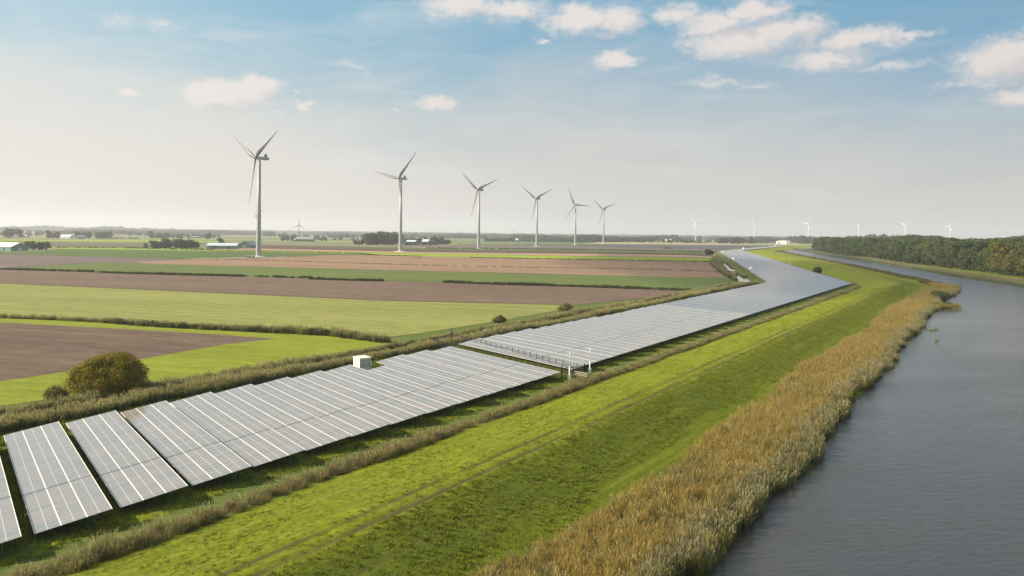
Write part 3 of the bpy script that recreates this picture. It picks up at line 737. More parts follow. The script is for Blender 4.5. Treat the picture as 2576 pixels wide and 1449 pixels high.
def turbine(loc, hub, axis_az, alpha, label, group, far=False, L=50.5, name='wind_turbine', detail=True, base_r=2.6, ring=False):
    m = M['turbine_far'] if far else M['turbine'] if L > 40 else M['blade_dark']
    t = empty(name, (loc[0], loc[1], 0), 0, label, 'wind turbine', group)
    sc = hub / 103.0
    tw = MB().lathe([(base_r, 0.9), (base_r * 0.98, hub * .1), (base_r * .78, hub * .45), (base_r * .55, hub - 2.4 * sc)], 20)
    tw.build('tower', m, t, True)
    if detail:
        MB().lathe([(base_r * 3.1, 0), (base_r * 3.0, 0.5), (base_r * 1.5, 0.95), (base_r * 1.02, 1.0)], 24).build('foundation', M['concrete'], t)
        MB().box(base_r - .1, base_r + .15, -0.55, 0.55, 1.4, 3.6).box(base_r, base_r + 2.2, -0.7, 0.7, 1.0, 1.25).build('door', M['greydoor'], t).rotation_euler = (0, 0, R_(-60))
    a = R_(axis_az); ax = Vector((math.sin(a), math.cos(a), 0))          # upwind
    rz = math.atan2(ax.y, ax.x)
    # nacelle: local +X = upwind
    nm = MB(); secs = [(-10.8, .9, .9), (-10.4, 1.4, 1.5), (-9.0, 1.65, 1.75), (-2, 1.7, 1.8), (2.0, 1.65, 1.7), (3.2, 1.35, 1.35)]
    nn = 14
    for x, ry, rz2 in secs:
        for i in range(nn):
            th = 2 * math.pi * i / nn; cy, cz = math.cos(th), math.sin(th)
            f = 1 / max(abs(cy), abs(cz)) ** 0.55
            nm.v.append((x * sc, ry * sc * cy * f, (rz2 * cz * f) * sc))
    for j in range(len(secs) - 1):
        for i in range(nn):
            i2 = (i + 1) % nn; nm.f.append((j * nn + i, (j + 1) * nn + i, (j + 1) * nn + i2, j * nn + i2)); nm.mi.append(0)
    nm.f.append(tuple(range(nn))); nm.f.append(tuple((len(secs) - 1) * nn + i for i in reversed(range(nn)))); nm.mi += [0, 0]
    nac = nm.build('nacelle', m, t, True); nac.location = (0, 0, hub); nac.rotation_euler = (0, 0, rz)
    if detail:
        c_ = MB(); c_.quad([(-8.4 * sc, .7, 1.9 * sc), (-5.2 * sc, .7, 1.9 * sc), (-6.0 * sc, .7, 4.6 * sc), (-8.0 * sc, .7, 4.6 * sc)]); c_.quad([(-5.2 * sc, -.7, 1.9 * sc), (-8.4 * sc, -.7, 1.9 * sc), (-8.0 * sc, -.7, 4.6 * sc), (-6.0 * sc, -.7, 4.6 * sc)])
        c_.quad([(-6.0 * sc, .7, 4.6 * sc), (-6.0 * sc, -.7, 4.6 * sc), (-8.0 * sc, -.7, 4.6 * sc), (-8.0 * sc, .7, 4.6 * sc)]); c_.quad([(-5.2 * sc, .7, 1.9 * sc), (-5.2 * sc, -.7, 1.9 * sc), (-6.0 * sc, -.7, 4.6 * sc), (-6.0 * sc, .7, 4.6 * sc)]); c_.quad([(-8.4 * sc, -.7, 1.9 * sc), (-8.4 * sc, .7, 1.9 * sc), (-8.0 * sc, .7, 4.6 * sc), (-8.0 * sc, -.7, 4.6 * sc)])
        c_.build('cooler', M['barndark'], nac)
    hubx = 4.6 * sc
    hb = MB().lathe([(1.75 * sc, -1.9 * sc), (1.9 * sc, -.6 * sc), (1.7 * sc, .7 * sc), (1.1 * sc, 1.8 * sc), (0.15, 2.5 * sc)], 16).build('hub', m, nac, True)
    hb.location = (hubx, 0, 0); hb.rotation_euler = (0, R_(90 - 5), 0)
    me_ = BLS if L < 40 else (BLF if far else BL)
    right = Vector((ax.y, -ax.x, 0)) * -1                                   # camera-right component of the rotor plane
    if right.x < 0: right = -right
    shaft = (ax + Vector((0, 0, 0.087))).normalized()
    upv = (Vector((0, 0, 1)) - shaft * shaft.z).normalized()
    hp = Vector((0, 0, hub)) + ax * hubx
    for i in range(3):
        al = R_(alpha + 120 * i)
        dr = (upv * math.cos(al) + right * math.sin(al)).normalized()
        dr = (dr * math.cos(R_(3)) + shaft * math.sin(R_(3))).normalized()
        cx = dr.cross(shaft).normalized(); cy = dr.cross(cx).normalized()
        cx2 = (cx * math.cos(R_(8)) + cy * math.sin(R_(8))); cy2 = dr.cross(cx2)
        mtx = Matrix(((cx2.x, cy2.x, dr.x, hp.x), (cx2.y, cy2.y, dr.y, hp.y), (cx2.z, cy2.z, dr.z, hp.z), (0, 0, 0, 1)))
        b = bpy.data.objects.new('blade', me_); COL.objects.link(b); b.parent = t; b.matrix_local = mtx
    if ring:
        rb = MB(); zz = hub * .395; rr = base_r * .83
        rb.lathe([(rr + .05, zz), (rr + .55, zz), (rr + .55, zz + .25), (rr + .05, zz + .25)], 20)
        for i in range(3):
            th = i * 2.1 + 3.4; rb.box(math.cos(th) * (rr + .7) - .3, math.cos(th) * (rr + .7) + .3, math.sin(th) * (rr + .7) - .3, math.sin(th) * (rr + .7) + .3, zz + .6, zz + 3.8)
        for i in range(2):
            th = i * 3.1 + 3.4; rb.box(math.cos(th) * (rr + .5) - .2, math.cos(th) * (rr + .5) + .2, math.sin(th) * (rr + .5) - .2, math.sin(th) * (rr + .5) + .2, zz + 6.5, zz + 8)
        rb.build('antenna_ring', M['galv'], t)
    return t
GT = 'six tall turbines in a line across the fields'
T = [(650, 826, -138, 60, 'tallest and nearest wind turbine, with small white cabinets at its foot', True),
     (1007, 1113, -143, 43.5, 'second wind turbine of the line, one blade hanging along its tower', False),
     (1204, 1385, -142, 70.5, 'third wind turbine of the line, right of the grove with pale barn roofs', False),
     (1350, 1708, -142, 66, 'fourth wind turbine of the line, in front of a long low pale shed', False),
     (1447, 2050, -144, 94.5, 'fifth wind turbine of the line, with one blade pointing level to the right', False),
     (1518, 2356, -138, 70.5, 'sixth and smallest looking wind turbine of the near line, at its right end', False)]
for px, D, axz, al, lab, rg in T:
    turbine(at(px, D), 103.3, axz, al, lab, GT, ring=rg)
turbine(at(752, 3300), 52, -30, 0, 'small solitary dark wind turbine behind the farm with the long grey roof', None, L=33, base_r=1.9)
GF = 'row of pale turbines on the right horizon'
for px, D, axz, al, lab in [(1749.7, 4335, -140, 72, 'leftmost pale far wind turbine, beside a single round tree'), (1896.7, 4391, -175, 21, 'pale far wind turbine above the trees left of the white tanks'),
                       (2033.2, 4576, -120, 43, 'pale far wind turbine standing where the dark forest begins'), (2160, 4646, 178, 6, 'pale far wind turbine with one blade pointing straight up, above the forest'),
                       (2278.5, 4733, -110, 60, 'pale far wind turbine with short looking blades, second from the right'), (2389.5, 4917, -130, 35, 'rightmost pale far wind turbine above the wooded horizon')]:
    turbine(at(px, D), 104, axz, al, lab, GF, far=True, detail=False, base_r=2.1)

# ================================================================== SMALL STRUCTURES NEAR THE PANELS
# transformer cabin, aligned with the rows (local x = N, local y = A)
def cabin(px, py, label, detail=True, sc=1.0, group=None):
    o = G(px, py, 0.2); rz = math.atan2(N2[1], N2[0])
    t = empty('transformer_cabin', (o[0], o[1], 0.0), rz, label, 'transformer cabin', group)
    w_, d_, h_ = 2.4 * sc, 2.9 * sc, 2.1 * sc
    MB().box(-.1, w_ + .1, -.1, d_ + .1, 0.0, 0.38).build('plinth', M['concrete'], t)
    MB().box(0, w_, 0, d_, 0.38, 0.3 + h_).build('wall', M['white'], t)
    MB().quad([(-.1, -.1, .3 + h_), (w_ + .1, -.1, .3 + h_), (w_ + .1, d_ + .1, .3 + h_), (-.1, d_ + .1, .3 + h_)]).box(-.1, w_ + .1, -.1, d_ + .1, 0.302 + h_, 0.42 + h_).build('roof', M['cream'], t)
    if detail:
        for x0 in (0.08, 0.08 + w_ * .49):
            dr = MB().box(x0, x0 + w_ * .46, -0.035, -0.003, 0.5, 0.1 + h_).build('door', M['greydoor'], t)
            MB().box(x0 + w_ * .16, x0 + w_ * .30, -0.05, -0.036, h_ * .72, h_ * .82).build('warning_sign', M['yellow'], dr)
            MB().box(x0 + w_ * .38, x0 + w_ * .41, -0.08, -0.036, h_ * .45, h_ * .58).build('handle', M['black'], dr)
        v = MB()
        for i in range(9): v.box(-0.04, -0.003, d_ * .25, d_ * .75, .7 + i * .19, .82 + i * .19)
        v.build('vent', M['vent'], t)
        MB().box(w_ + .003, w_ + .35, .25, 1.1, .6, 1.75).build('meter_box', M['white'], t)
    return t
cabin(904.6, 930.6, 'white transformer cabin with grey double doors between the near panel rows')
def cb2(x, y): return ((2400 + x / 2.6833) * .67083, (760 + y / 2.6833) * .67083)
GC = 'white transformer cabins far along the panels'
for (x, y), lab in (((1132, 678), 'white box shaped cabin at the inside of the bend of the panel field'), ((950, 573), 'white cabin at the left edge of the panels, beyond the bend'),
                    ((842, 501), 'small pinkish white cabin near the far left corner of the panel field'), ((1044, 461), 'tiny white cabin where the panel field turns right'), ((1366, 434), 'farthest tiny white cabin on the narrow end of the panel strip')):
    px, py = cb2(x, y); cabin(px, py + 1.0, lab, False, 1.15, GC)

# fences between the two blocks: posts + wire panels
def fence(p0, p1, npost, label, h=2.05, taller=0.0):
    t = empty('wire_fence', (p0[0], p0[1], 0), 0, label, 'fence', 'fences across the gap between the panel blocks')
    dx, dy = p1[0] - p0[0], p1[1] - p0[1]; L = math.hypot(dx, dy); rz = math.atan2(dy, dx)
    post = MB().box(-.045, .045, -.045, .045, 0, h + .12).mesh('post', M['black'])
    sp = L / (npost - 1)
    pm = MB()
    for z in np.arange(0.15, h, 0.2): pm.box(0.05, sp - 0.05, -.012, .012, z - .014, z + .014)
    for i in range(1, 6): pm.box(i * sp / 6 - .008, i * sp / 6 + .008, .012, .022, 0.1, h)
    pm = pm.mesh('wire_panel', M['fencegreen'])
    for i in range(npost):
        o = bpy.data.objects.new('post', post); COL.objects.link(o); o.parent = t; o.location = (dx * i / (npost - 1), dy * i / (npost - 1), 0); o.rotation_euler = (0, 0, rz)
        if i < npost - 1:
            o = bpy.data.objects.new('wire_panel', pm); COL.objects.link(o); o.parent = t; o.location = (dx * i / (npost - 1), dy * i / (npost - 1), 0); o.rotation_euler = (0, 0, rz)
    return t
fa0, fa1, fb0, fb1 = G(1088.4, 874.5), G(1412.5, 954.1), G(1139, 858), G(1470.2, 946.5)
fence(fa0, fa1, 24, 'dark wire fence along the last row of the near panel block')
fence(fb0, fb1, 24, 'dark wire fence in front of the first row of the far panel block')
# short end fences with a gate between them
def gate(p0, p1, label, h=2.1):
    dx, dy = p1[0] - p0[0], p1[1] - p0[1]; L = math.hypot(dx, dy)
    t = empty('fence_gate', (p0[0], p0[1], 0), math.atan2(dy, dx), label, 'gate')
    for x in (0, L):
        MB().box(x - .09, x + .09, -.09, .09, 0, h + .35).build('post', M['black'], t)
    n = max(1, round(L / 2.6))
    for i in range(n):
        a, b_ = i * L / n + .12, (i + 1) * L / n - .12
        g = MB().box(a, b_, -.03, .03, .2, .27).box(a, b_, -.03, .03, h - .07, h).box(a, a + .07, -.03, .03, .27, h - .07).box(b_ - .07, b_, -.03, .03, .27, h - .07).build('gate_leaf', M['black'], t)
        bars = MB()
        for x in np.arange(a + .2, b_ - .1, .16): bars.box(x, x + .025, -.012, .012, .27, h - .07)
        bars.build('bars', M['fencegreen'], g)
gate(fa1, fb1, 'dark double gate between the two fences at the dyke end')
gate((fa0[0] + .3, fa0[1] + .5), (fb0[0], fb0[1]), 'dark gate between the two fences at the field end')
# low timber barrier at the ditch beside the gate
pA = G(1445, 952); pB = G(1478, 957)
t = empty('plank_barrier', (pA[0], pA[1], 0), math.atan2(pB[1] - pA[1], pB[0] - pA[0]), 'low pale plank barrier across the reed ditch beside the gate', 'barrier')
Lb = math.hypot(pB[0] - pA[0], pB[1] - pA[1])
for x in (0.1, Lb / 2, Lb - .1): MB().box(x - .06, x + .06, .03, .15, 0, 1.5).build('post', M['black'], t)
for z in (.75, 1.05, 1.35): MB().box(0, Lb, -.03, .03, z - .07, z + .07).build('plank', M['timber'], t)

def campole(px, py, top, label, flip=1):
    o = G(px, py); t = empty('camera_pole', (o[0], o[1], 0), 0, label, 'camera pole', 'white camera poles at the gate')
    MB().tube((0, 0, 0), (0, 0, top * .5), .12, .11, 10).build('pole', M['white'], t, True)
    MB().tube((0, 0, top * .5), (0, 0, top), .075, .06, 10).build('pole', M['white'], t, True)
    MB().box(-.26, .26, -.3, -.125, .25, 1.15).build('cabinet', M['white'], t)
    for z, d1 in ((top - .35, flip), (top - .95, -flip * 1.0 if flip < 0 else flip)):
        a = MB().tube((0, 0, z), (-.35 * d1, -.15, z + .02), .035, .035, 6).build('bracket', M['white'], t)
        MB().box(-.5 * d1 - .08, -.5 * d1 + .08, -.32, .06, z - .10, z + .06).build('camera_housing', M['white'], a)
        MB().box(-.5 * d1 - .06, -.5 * d1 + .06, -.36, -.321, z - .08, z + .03).build('lens', M['black'], a)
    return t
campole(1432.4, 957, 5.3, 'white camera pole with two cameras, left of the pair at the gate', 1)
campole(1483.6, 941, 5.2, 'right one of the two white camera poles, round camera at its tip', -1)
o = G(1219.5, 868); t = empty('camera_post', (o[0], o[1], 0), 0, 'short dark post with a white camera at the back corner behind the fence', 'camera pole')
MB().tube((0, 0, 0), (0, 0, 3.5), .06, .06, 8).build('post', M['black'], t); MB().box(-.3, .1, -.3, .1, 3.5, 3.8).build('camera_housing', M['white'], t)
o = G(1135, 864); t = empty('camera_post', (o[0], o[1], 0), 0, 'black post standing in the reeds left of the fence end', 'post')
MB().tube((0, 0, 0), (0, 0, 3.6), .1, .1, 8).build('post', M['black'], t); MB().box(-.16, .16, -.16, .16, 3.6, 3.72).build('cap', M['black'], t)
o = G(1987, 668.5); t = empty('camera_pole', (o[0], o[1], 0), 0, 'lone thin pale pole at the dyke foot beyond the round shrub', 'camera pole')
MB().tube((0, 0, 0), (0, 0, 9.0), .18, .12, 8).build('pole', M['white'], t); MB().box(-.5, .5, -.25, .25, .3, 1.6).build('cabinet', M['white'], t)
# foot bridge over the ditch
a_, b_ = G(1838, 682.6), G(1858, 683.4)
t = empty('foot_bridge', (a_[0], a_[1], 0.2), math.atan2(b_[1] - a_[1], b_[0] - a_[0]), 'long low white foot bridge crossing the ditch beside the bend', 'bridge')
Lb = math.hypot(b_[0] - a_[0], b_[1] - a_[1])
MB().box(0, Lb, -.8, .8, .3, .5).build('deck', M['white'], t); MB().box(0, Lb, -.85, -.75, .6, 1.0).build('railing', M['white'], t)
MB().box(0, Lb, .75, .85, .6, 1.0).build('railing', M['white'], t)
for x in (0.1, Lb - .4): MB().box(x, x + .3, -.7, .7, -.2, .3).build('pier', M['concrete'], t)
# cabinets at the first turbine, crane-like rail
for i, px in enumerate((619, 624.6, 630, 635.4)):
    o = G(px, 650.0); t = empty('switch_cabinet', (o[0], o[1], .06), R_(8), ('grey white', 'rusty sided', 'plain white', 'dark fronted')[i] + ' cabinet, ' + ORD[i] + ' from the left at the foot of the nearest turbine', 'cabinet', 'cabinets at the foot of the nearest turbine')
    MB().box(0, 2.0, 0, 2.4, .2, 2.5).build('body', M['white'], t); MB().box(-.08, 2.08, -.08, 2.48, 2.5, 2.7).build('roof', M['white'], t)
    MB().box(.25, 1.75, -.05, -.003, .35, 2.3).build('door', M[('greydoor', 'brick', 'white', 'roofgrey')[i]], t); MB().box(0, 2.0, 0, 2.4, 0, .2).build('plinth', M['concrete'], t)

# ================================================================== FARMS
def barn(px, py, az_long, length, width, eave, ridge, wall, roof, label, side=1, cat='barn', doors=2, group=None, chimney=False, name='barn', overhang=.5):
    """near corner at frame px,py; long side runs along az_long, gable to its side (+1 right, -1 left)"""
    o = G(px, py); a = R_(az_long)
    t = empty(name, (o[0], o[1], 0.0), math.pi / 2 - a, label, cat, group)
    # local x = long axis, local y = left of it
    y1 = -width if side > 0 else width; ya, yb = min(0, y1), max(0, y1); ym = (ya + yb) / 2
    b = MB(); b.quad([(0, ya, 0), (length, ya, 0), (length, ya, eave), (0, ya, eave)]); b.quad([(length, yb, 0), (0, yb, 0), (0, yb, eave), (length, yb, eave)])
    b.quad([(0, yb, 0), (0, ya, 0), (0, ya, eave), (0, ym, ridge), (0, yb, eave)]); b.quad([(length, ya, 0), (length, yb, 0), (length, yb, eave), (length, ym, ridge), (length, ya, eave)])
    b.build('wall', M[wall], t)
    sl = (ridge - eave) / (width / 2); ex = overhang; th = .25
    r = MB()
    for sgn, ye in ((-1, ya), (1, yb)):
        e_y = ye + sgn * ex; e_z = eave - sl * ex
        p = [(-ex, e_y, e_z + .06), (length + ex, e_y, e_z + .06), (length + ex, ym, ridge + .06), (-ex, ym, ridge + .06)]
        q = [(x, y, z + th) for x, y, z in p]
        r.quad(p[::-1] if sgn < 0 else p); r.quad(q if sgn < 0 else q[::-1])
        r.quad([p[0], p[1], q[1], q[0]] if sgn < 0 else [p[1], p[0], q[0], q[1]])
        r.quad([p[3], p[0], q[0], q[3]]); r.quad([p[1], p[2], q[2], q[1]])
    rf = r.build('roof', M[roof], t)
    if chimney: MB().box(length * .3, length * .3 + 1.2, ym - .6, ym + .6, ridge - .5, ridge + 1.8).build('chimney', M['brick'], rf)
    ny = 0 if side > 0 else 0
    for i in range(doors):
        x = length * (i + .6) / (doors + .4)
        s_ = 1 if side > 0 else -1
        MB().box(x, x + 4, min(.06 * s_, .004 * s_), max(.06 * s_, .004 * s_), 0, eave * .8).build('door', M['barndark'], t)
    MB().box(-.06, -.004, ym - 2.4, ym + 2.4, 0, eave * .85).build('door', M['greydoor'], t)
    return t
barn(26.9, 631.8, -62, 46, 21, 4.7, 9.6, 'barngreen', 'roofpink', 'pale green barn with a pinkish white roof, cut off by the left edge', 1)
barn(520.7, 626.3, 78, 41, 18.5, 4.9, 8.4, 'barngreen', 'roofblue', 'green barn with a pale blue roof beside the dark farm trees', -1)
barn(596.5, 624.8, -5, 60, 21, 5, 11.0, 'barngreen', 'roofgrey', 'green gabled barn with a dark grey roof behind the pale roofed one', 1)
barn(452, 624.0, 70, 14, 10, 4.5, 9.5, 'brick', 'roofred', 'brick farmhouse with a dark red roof half hidden in the farm trees', -1, 'house', 1, chimney=True, name='farmhouse')
barn(186, 600.4, -80, 30, 15, 4.5, 10.5, 'white', 'roofblue', 'distant farm with a big pale roof among scattered trees at upper left', -1, 'barn', 1)
barn(193, 600.2, 60, 20, 14, 4, 9.0, 'barndark', 'roofgrey', 'dark roofed shed right beside the distant pale roofed farm', -1, 'barn', 1)
barn(56, 596.2, -80, 45, 16, 3.5, 6.0, 'barndark', 'roofblue', 'long low shed with a shining roof on the far left horizon', -1, 'barn', 1)
barn(76, 596.4, -80, 32, 16, 3.5, 6.5, 'barndark', 'roofblue', 'second low shining shed on the far left, right of the longer one', -1, 'barn', 1)
barn(792.7, 607.6, -85, 48, 17, 6, 12.5, 'barndark', 'roofgrey', 'farm with a long grey roof in front of the small solitary turbine', -1)
barn(757, 606.6, -85, 16, 10, 4, 6.5, 'barndark', 'roofblue', 'small light annex left of the long grey roofed farm', -1, 'shed', 0)
barn(1051, 614.8, -78, 22, 18, 6.2, 9.6, 'barndark', 'roofblue', 'left one of the two dark barns with shining roofs beside the grove', -1)
barn(1100, 615.0, -78, 30, 24, 6.5, 11.5, 'barndark', 'roofblue', 'right and larger one of the two dark barns with shining roofs beside the grove', -1)
barn(926, 615.0, 85, 9, 6, 3, 5.5, 'white', 'roofblue', 'small white shed at the left foot of the dark grove', -1, 'shed', 1)
barn(1305, 606.6, -75, 20, 16, 4, 9, 'barndark', 'roofblue', 'single shining roof at the right end of the dark hedge', -1, 'barn', 0)
barn(1404, 603.5, -88, 68, 20, 6.5, 9.0, 'barndark', 'roofblue', 'long low pale shed in front of distant woods between two turbines', -1, 'barn', 3)
barn(1690, 606.0, -70, 30, 14, 4, 8, 'white', 'roofpink', 'tiny white farm on the horizon left of the single round tree', -1, 'barn', 0)
barn(1840, 603.6, -80, 50, 20, 5, 9, 'white', 'roofblue', 'distant pale sheds behind the willows near the river bend', -1, 'barn', 0)
barn(1872, 602.4, -80, 55, 20, 5, 9, 'cream', 'white', 'distant white roofed hall above the willows near the river bend', -1, 'barn', 0)
barn(406, 599.5, 60, 16, 14, 4, 10, 'brick', 'roofred', 'distant brick farmhouse with a steep roof among trees', -1, 'house', 1, chimney=True, name='farmhouse')
barn(470, 598.6, 88, 40, 14, 3, 6, 'barndark', 'roofgrey', 'long low dark shed with a bright gable on the left plain', -1, 'barn', 1)
# storage tanks
GTK = 'white storage tanks by the river bend'
for px, D, r, h, lab in [(1957, 2890, 6.5, 9.5, 'lowest white storage tank, left end of the cluster'), (1963, 2915, 7, 12.5, 'second white storage tank from the left'), (1971.5, 2905, 6.8, 12, 'middle white storage tank of the cluster'),
                         (1978, 2885, 7, 12.3, 'fourth white storage tank, in front on the right'), (1984, 2925, 6.5, 11.8, 'rearmost white storage tank at the right end of the cluster')]:
    o = at(px, D); t = empty('storage_tank', (o[0], o[1], 0), 0, lab, 'tank', GTK)
    MB().lathe([(r, 0), (r, h)], 24).build('tank_wall', M['white'], t); MB().lathe([(r + .15, h - .05), (r + .15, h + .25), (r * .5, h + .9), (.2, h + 1.2)], 24).build('roof', M['cream'], t)
# church spires and mast
for px, D, h, wd, lab in [(369.5, 7600, 42, 7, 'thin church tower with a spire on the far left horizon'), (395.7, 7600, 47, 8, 'broader church with a pointed spire on the far left horizon')]:
    o = at(px, D); t = empty('church', (o[0], o[1], 0), .3, lab, 'church')
    MB().box(-wd / 2, wd / 2, -wd / 2, wd / 2, 0, h * .6).build('tower', M['brick'], t)
    MB().lathe([(wd * .6, h * .6 + .02), (wd * .2, h * .8), (.3, h)], 8).build('spire', M['roofgrey'], t)
    if wd > 7: MB().box(wd / 2 + .1, wd / 2 + 34, -8, 8, 0, 14).box(wd / 2 + 4, wd / 2 + 30, -3, 3, 14.01, 21).build('nave', M['roofgrey'], t)
o = at(1290.5, 4600); t = empty('radio_mast', (o[0], o[1], 0), 0, 'thin radio mast with a bulb top above the far trees', 'mast')
MB().tube((0, 0, 0), (0, 0, 44), 1.0, .7, 6).build('pole', M['galv'], t); MB().tube((0, 0, 40), (0, 0, 46), 2.0, 2.0, 8).build('antenna', M['galv'], t)

# tractor with orange trailer
o = G(1672, 626.2)
t = empty('tractor', (o[0], o[1], .3), R_(176), 'dark green tractor pulling an orange trailer across the blue grey field', 'tractor')
MB().box(-1.0, 2.6, -.6, .6, 1.0, 2.0).build('hood', M['green_paint'], t); MB().box(-2.6, -.9, -.9, .9, 1.1, 3.1).build('cab', M['window'], t)
MB().box(-2.7, -.8, -1, 1, 3.12, 3.3).build('roof', M['green_paint'], t)
for x, r in ((-1.8, 1.0), (1.9, .7)):
    for y in (-1.15, 1.15): MB().tube((x, y - .25, r), (x, y + .25, r), r, r, 14).build('wheel', M['tyre'], t)
o2 = G(1679.5, 626.2)
t = empty('farm_trailer', (o2[0], o2[1], .3), R_(176), 'orange high sided farm trailer behind the tractor', 'trailer')
b = MB(); b.quad([(-6, -1.2, 1.2), (6, -1.2, 1.2), (6.4, -1.5, 3.7), (-6.4, -1.5, 3.7)]); b.quad([(6, 1.2, 1.2), (-6, 1.2, 1.2), (-6.4, 1.5, 3.7), (6.4, 1.5, 3.7)])
b.quad([(-6, 1.2, 1.2), (-6, -1.2, 1.2), (-6.4, -1.5, 3.7), (-6.4, 1.5, 3.7)]); b.quad([(6, -1.2, 1.2), (6, 1.2, 1.2), (6.4, 1.5, 3.7), (6.4, -1.5, 3.7)]); b.box(-6, 6, -1.2, 1.2, 1.0, 1.19)
b.build('trailer_body', M['orange'], t)
for x in (-3.4, -1.7, 3):
    for y in (-1.2, 1.2): MB().tube((x, y - .2, .55), (x, y + .2, .55), .55, .55, 12).build('wheel', M['tyre'], t)

# ================================================================== VEGETATION
def leafcloud(lobes, n, size, nj=0.5, seed=0, shell=0.72):
    """n leaf-clump quads spread near the surfaces of ellipsoid lobes [(cx,cy,cz,rx,ry,rz)]"""
    r = np.random.default_rng(seed)
    L = np.array(lobes, float); wgt = (L[:, 3] * L[:, 4] + L[:, 3] * L[:, 5] + L[:, 4] * L[:, 5]); wgt /= wgt.sum()
    k = r.choice(len(L), n, p=wgt)
    d_ = r.normal(size=(n, 3)); d_ /= np.linalg.norm(d_, axis=1)[:, None]
    rad = shell + (1 - shell) * r.random(n) ** 0.6
    rad *= 1 + 0.10 * r.normal(size=n)
    c = L[k, :3] + d_ * L[k, 3:] * rad[:, None]
    keep = c[:, 2] > 0.1; c = c[keep]; d_ = d_[keep]; n = len(c)
    nr = d_ + r.normal(size=(n, 3)) * nj; nr /= np.linalg.norm(nr, axis=1)[:, None]
    h_ = r.normal(size=(n, 3)); a = np.cross(nr, h_); a /= np.linalg.norm(a, axis=1)[:, None]; b_ = np.cross(nr, a)
    s = size * (0.6 + 0.8 * r.random(n))[:, None]
    q = np.stack([c - a * s, c - b_ * s * .75, c + a * s, c + b_ * s * .75], 1)
    return q
def mesh_quads(name, q, mats, extra=None, tip=None):
    n = len(q); me = bpy.data.meshes.new(name)
    v = q.reshape(-1, 3)
    ev, ef = (extra.v, extra.f) if extra else ([], [])
    nv = len(v); allv = np.concatenate([v, np.array(ev, float).reshape(-1, 3)]) if ev else v
    faces = [tuple(range(4 * i, 4 * i + 4)) for i in range(n)] + [tuple(nv + a for a in f) for f in ef]
    me.from_pydata(allv.tolist(), [], faces)
    for m in mats: me.materials.append(m)
    if ev: me.polygons.foreach_set('material_index', [0] * n + [1] * len(ef))
    me.update(); return me
def crown_lobes(h, r, seed, base=0.28, nl=9):
    rr = np.random.default_rng(seed); L = [(0, 0, h * .62, r * .62, r * .62, h * .30)]
    for i in range(nl):
        t = 2 * math.pi * i / nl + rr.random(); z = h * (base + 0.12 + (0.80 - base) * rr.random()); k = r * (0.40 + 0.22 * rr.random())
        u = r * (0.35 + .3 * rr.random()) * (1.1 - abs(z / h - .5))
        L.append((math.cos(t) * u, math.sin(t) * u, z, k, k, k * .8))
    L.append((0, 0, h * .84, r * .42, r * .42, h * .15))
    return L
def trunk_mb(h, r, seed, top=.6):
    rr = np.random.default_rng(seed); m = MB()
    m.tube((0, 0, 0), (0.1, 0, h * .35), h * .022, h * .016, 7); m.tube((0.1, 0, h * .35), (0, .1, h * top), h * .016, h * .007, 6)
    for i in range(5):
        t = i * 1.26 + rr.random(); m.tube((0.1, 0, h * (.25 + .06 * i)), (math.cos(t) * r * .55, math.sin(t) * r * .55, h * (.5 + .06 * i)), h * .009, h * .003, 5)
    return m
def tree_proto(h, r, leaves, size, leafm, seed, base=.28, nl=9):
    return (mesh_quads('crown', leafcloud(crown_lobes(h, r, seed, base, nl), leaves, size, seed=seed), [M[leafm]]), trunk_mb(h, r, seed).mesh('trunk', M['bark']))
FOREST = [tree_proto(23, 6.2 + .4 * (i % 3), 1700, .62, 'leaf_forest', 10 + i, .10, 12) for i in range(5)]
OAK = [tree_proto(21, 7.5, 2600, .60, 'leaf_oak', 30 + i, .16, 13) for i in range(2)]
FARM = [tree_proto(12, 5.0, 700, .70, 'leaf_forest', 40 + i, .06, 8) for i in range(4)]
def tree(x, y, h, protos, h0, label, group, name='tree', wide=1.0, z=0.0, cat='tree'):
    cr, tr = protos[rng.integers(len(protos))]
    s = h / h0
    t = empty(name, (x, y, z), rng.random() * 6.28, label, cat, group); t.scale = (s * wide, s * wide, s)
    for nm, me_ in (('crown', cr), ('trunk', tr)):
        o = bpy.data.objects.new(nm, me_); COL.objects.link(o); o.parent = t
    return t

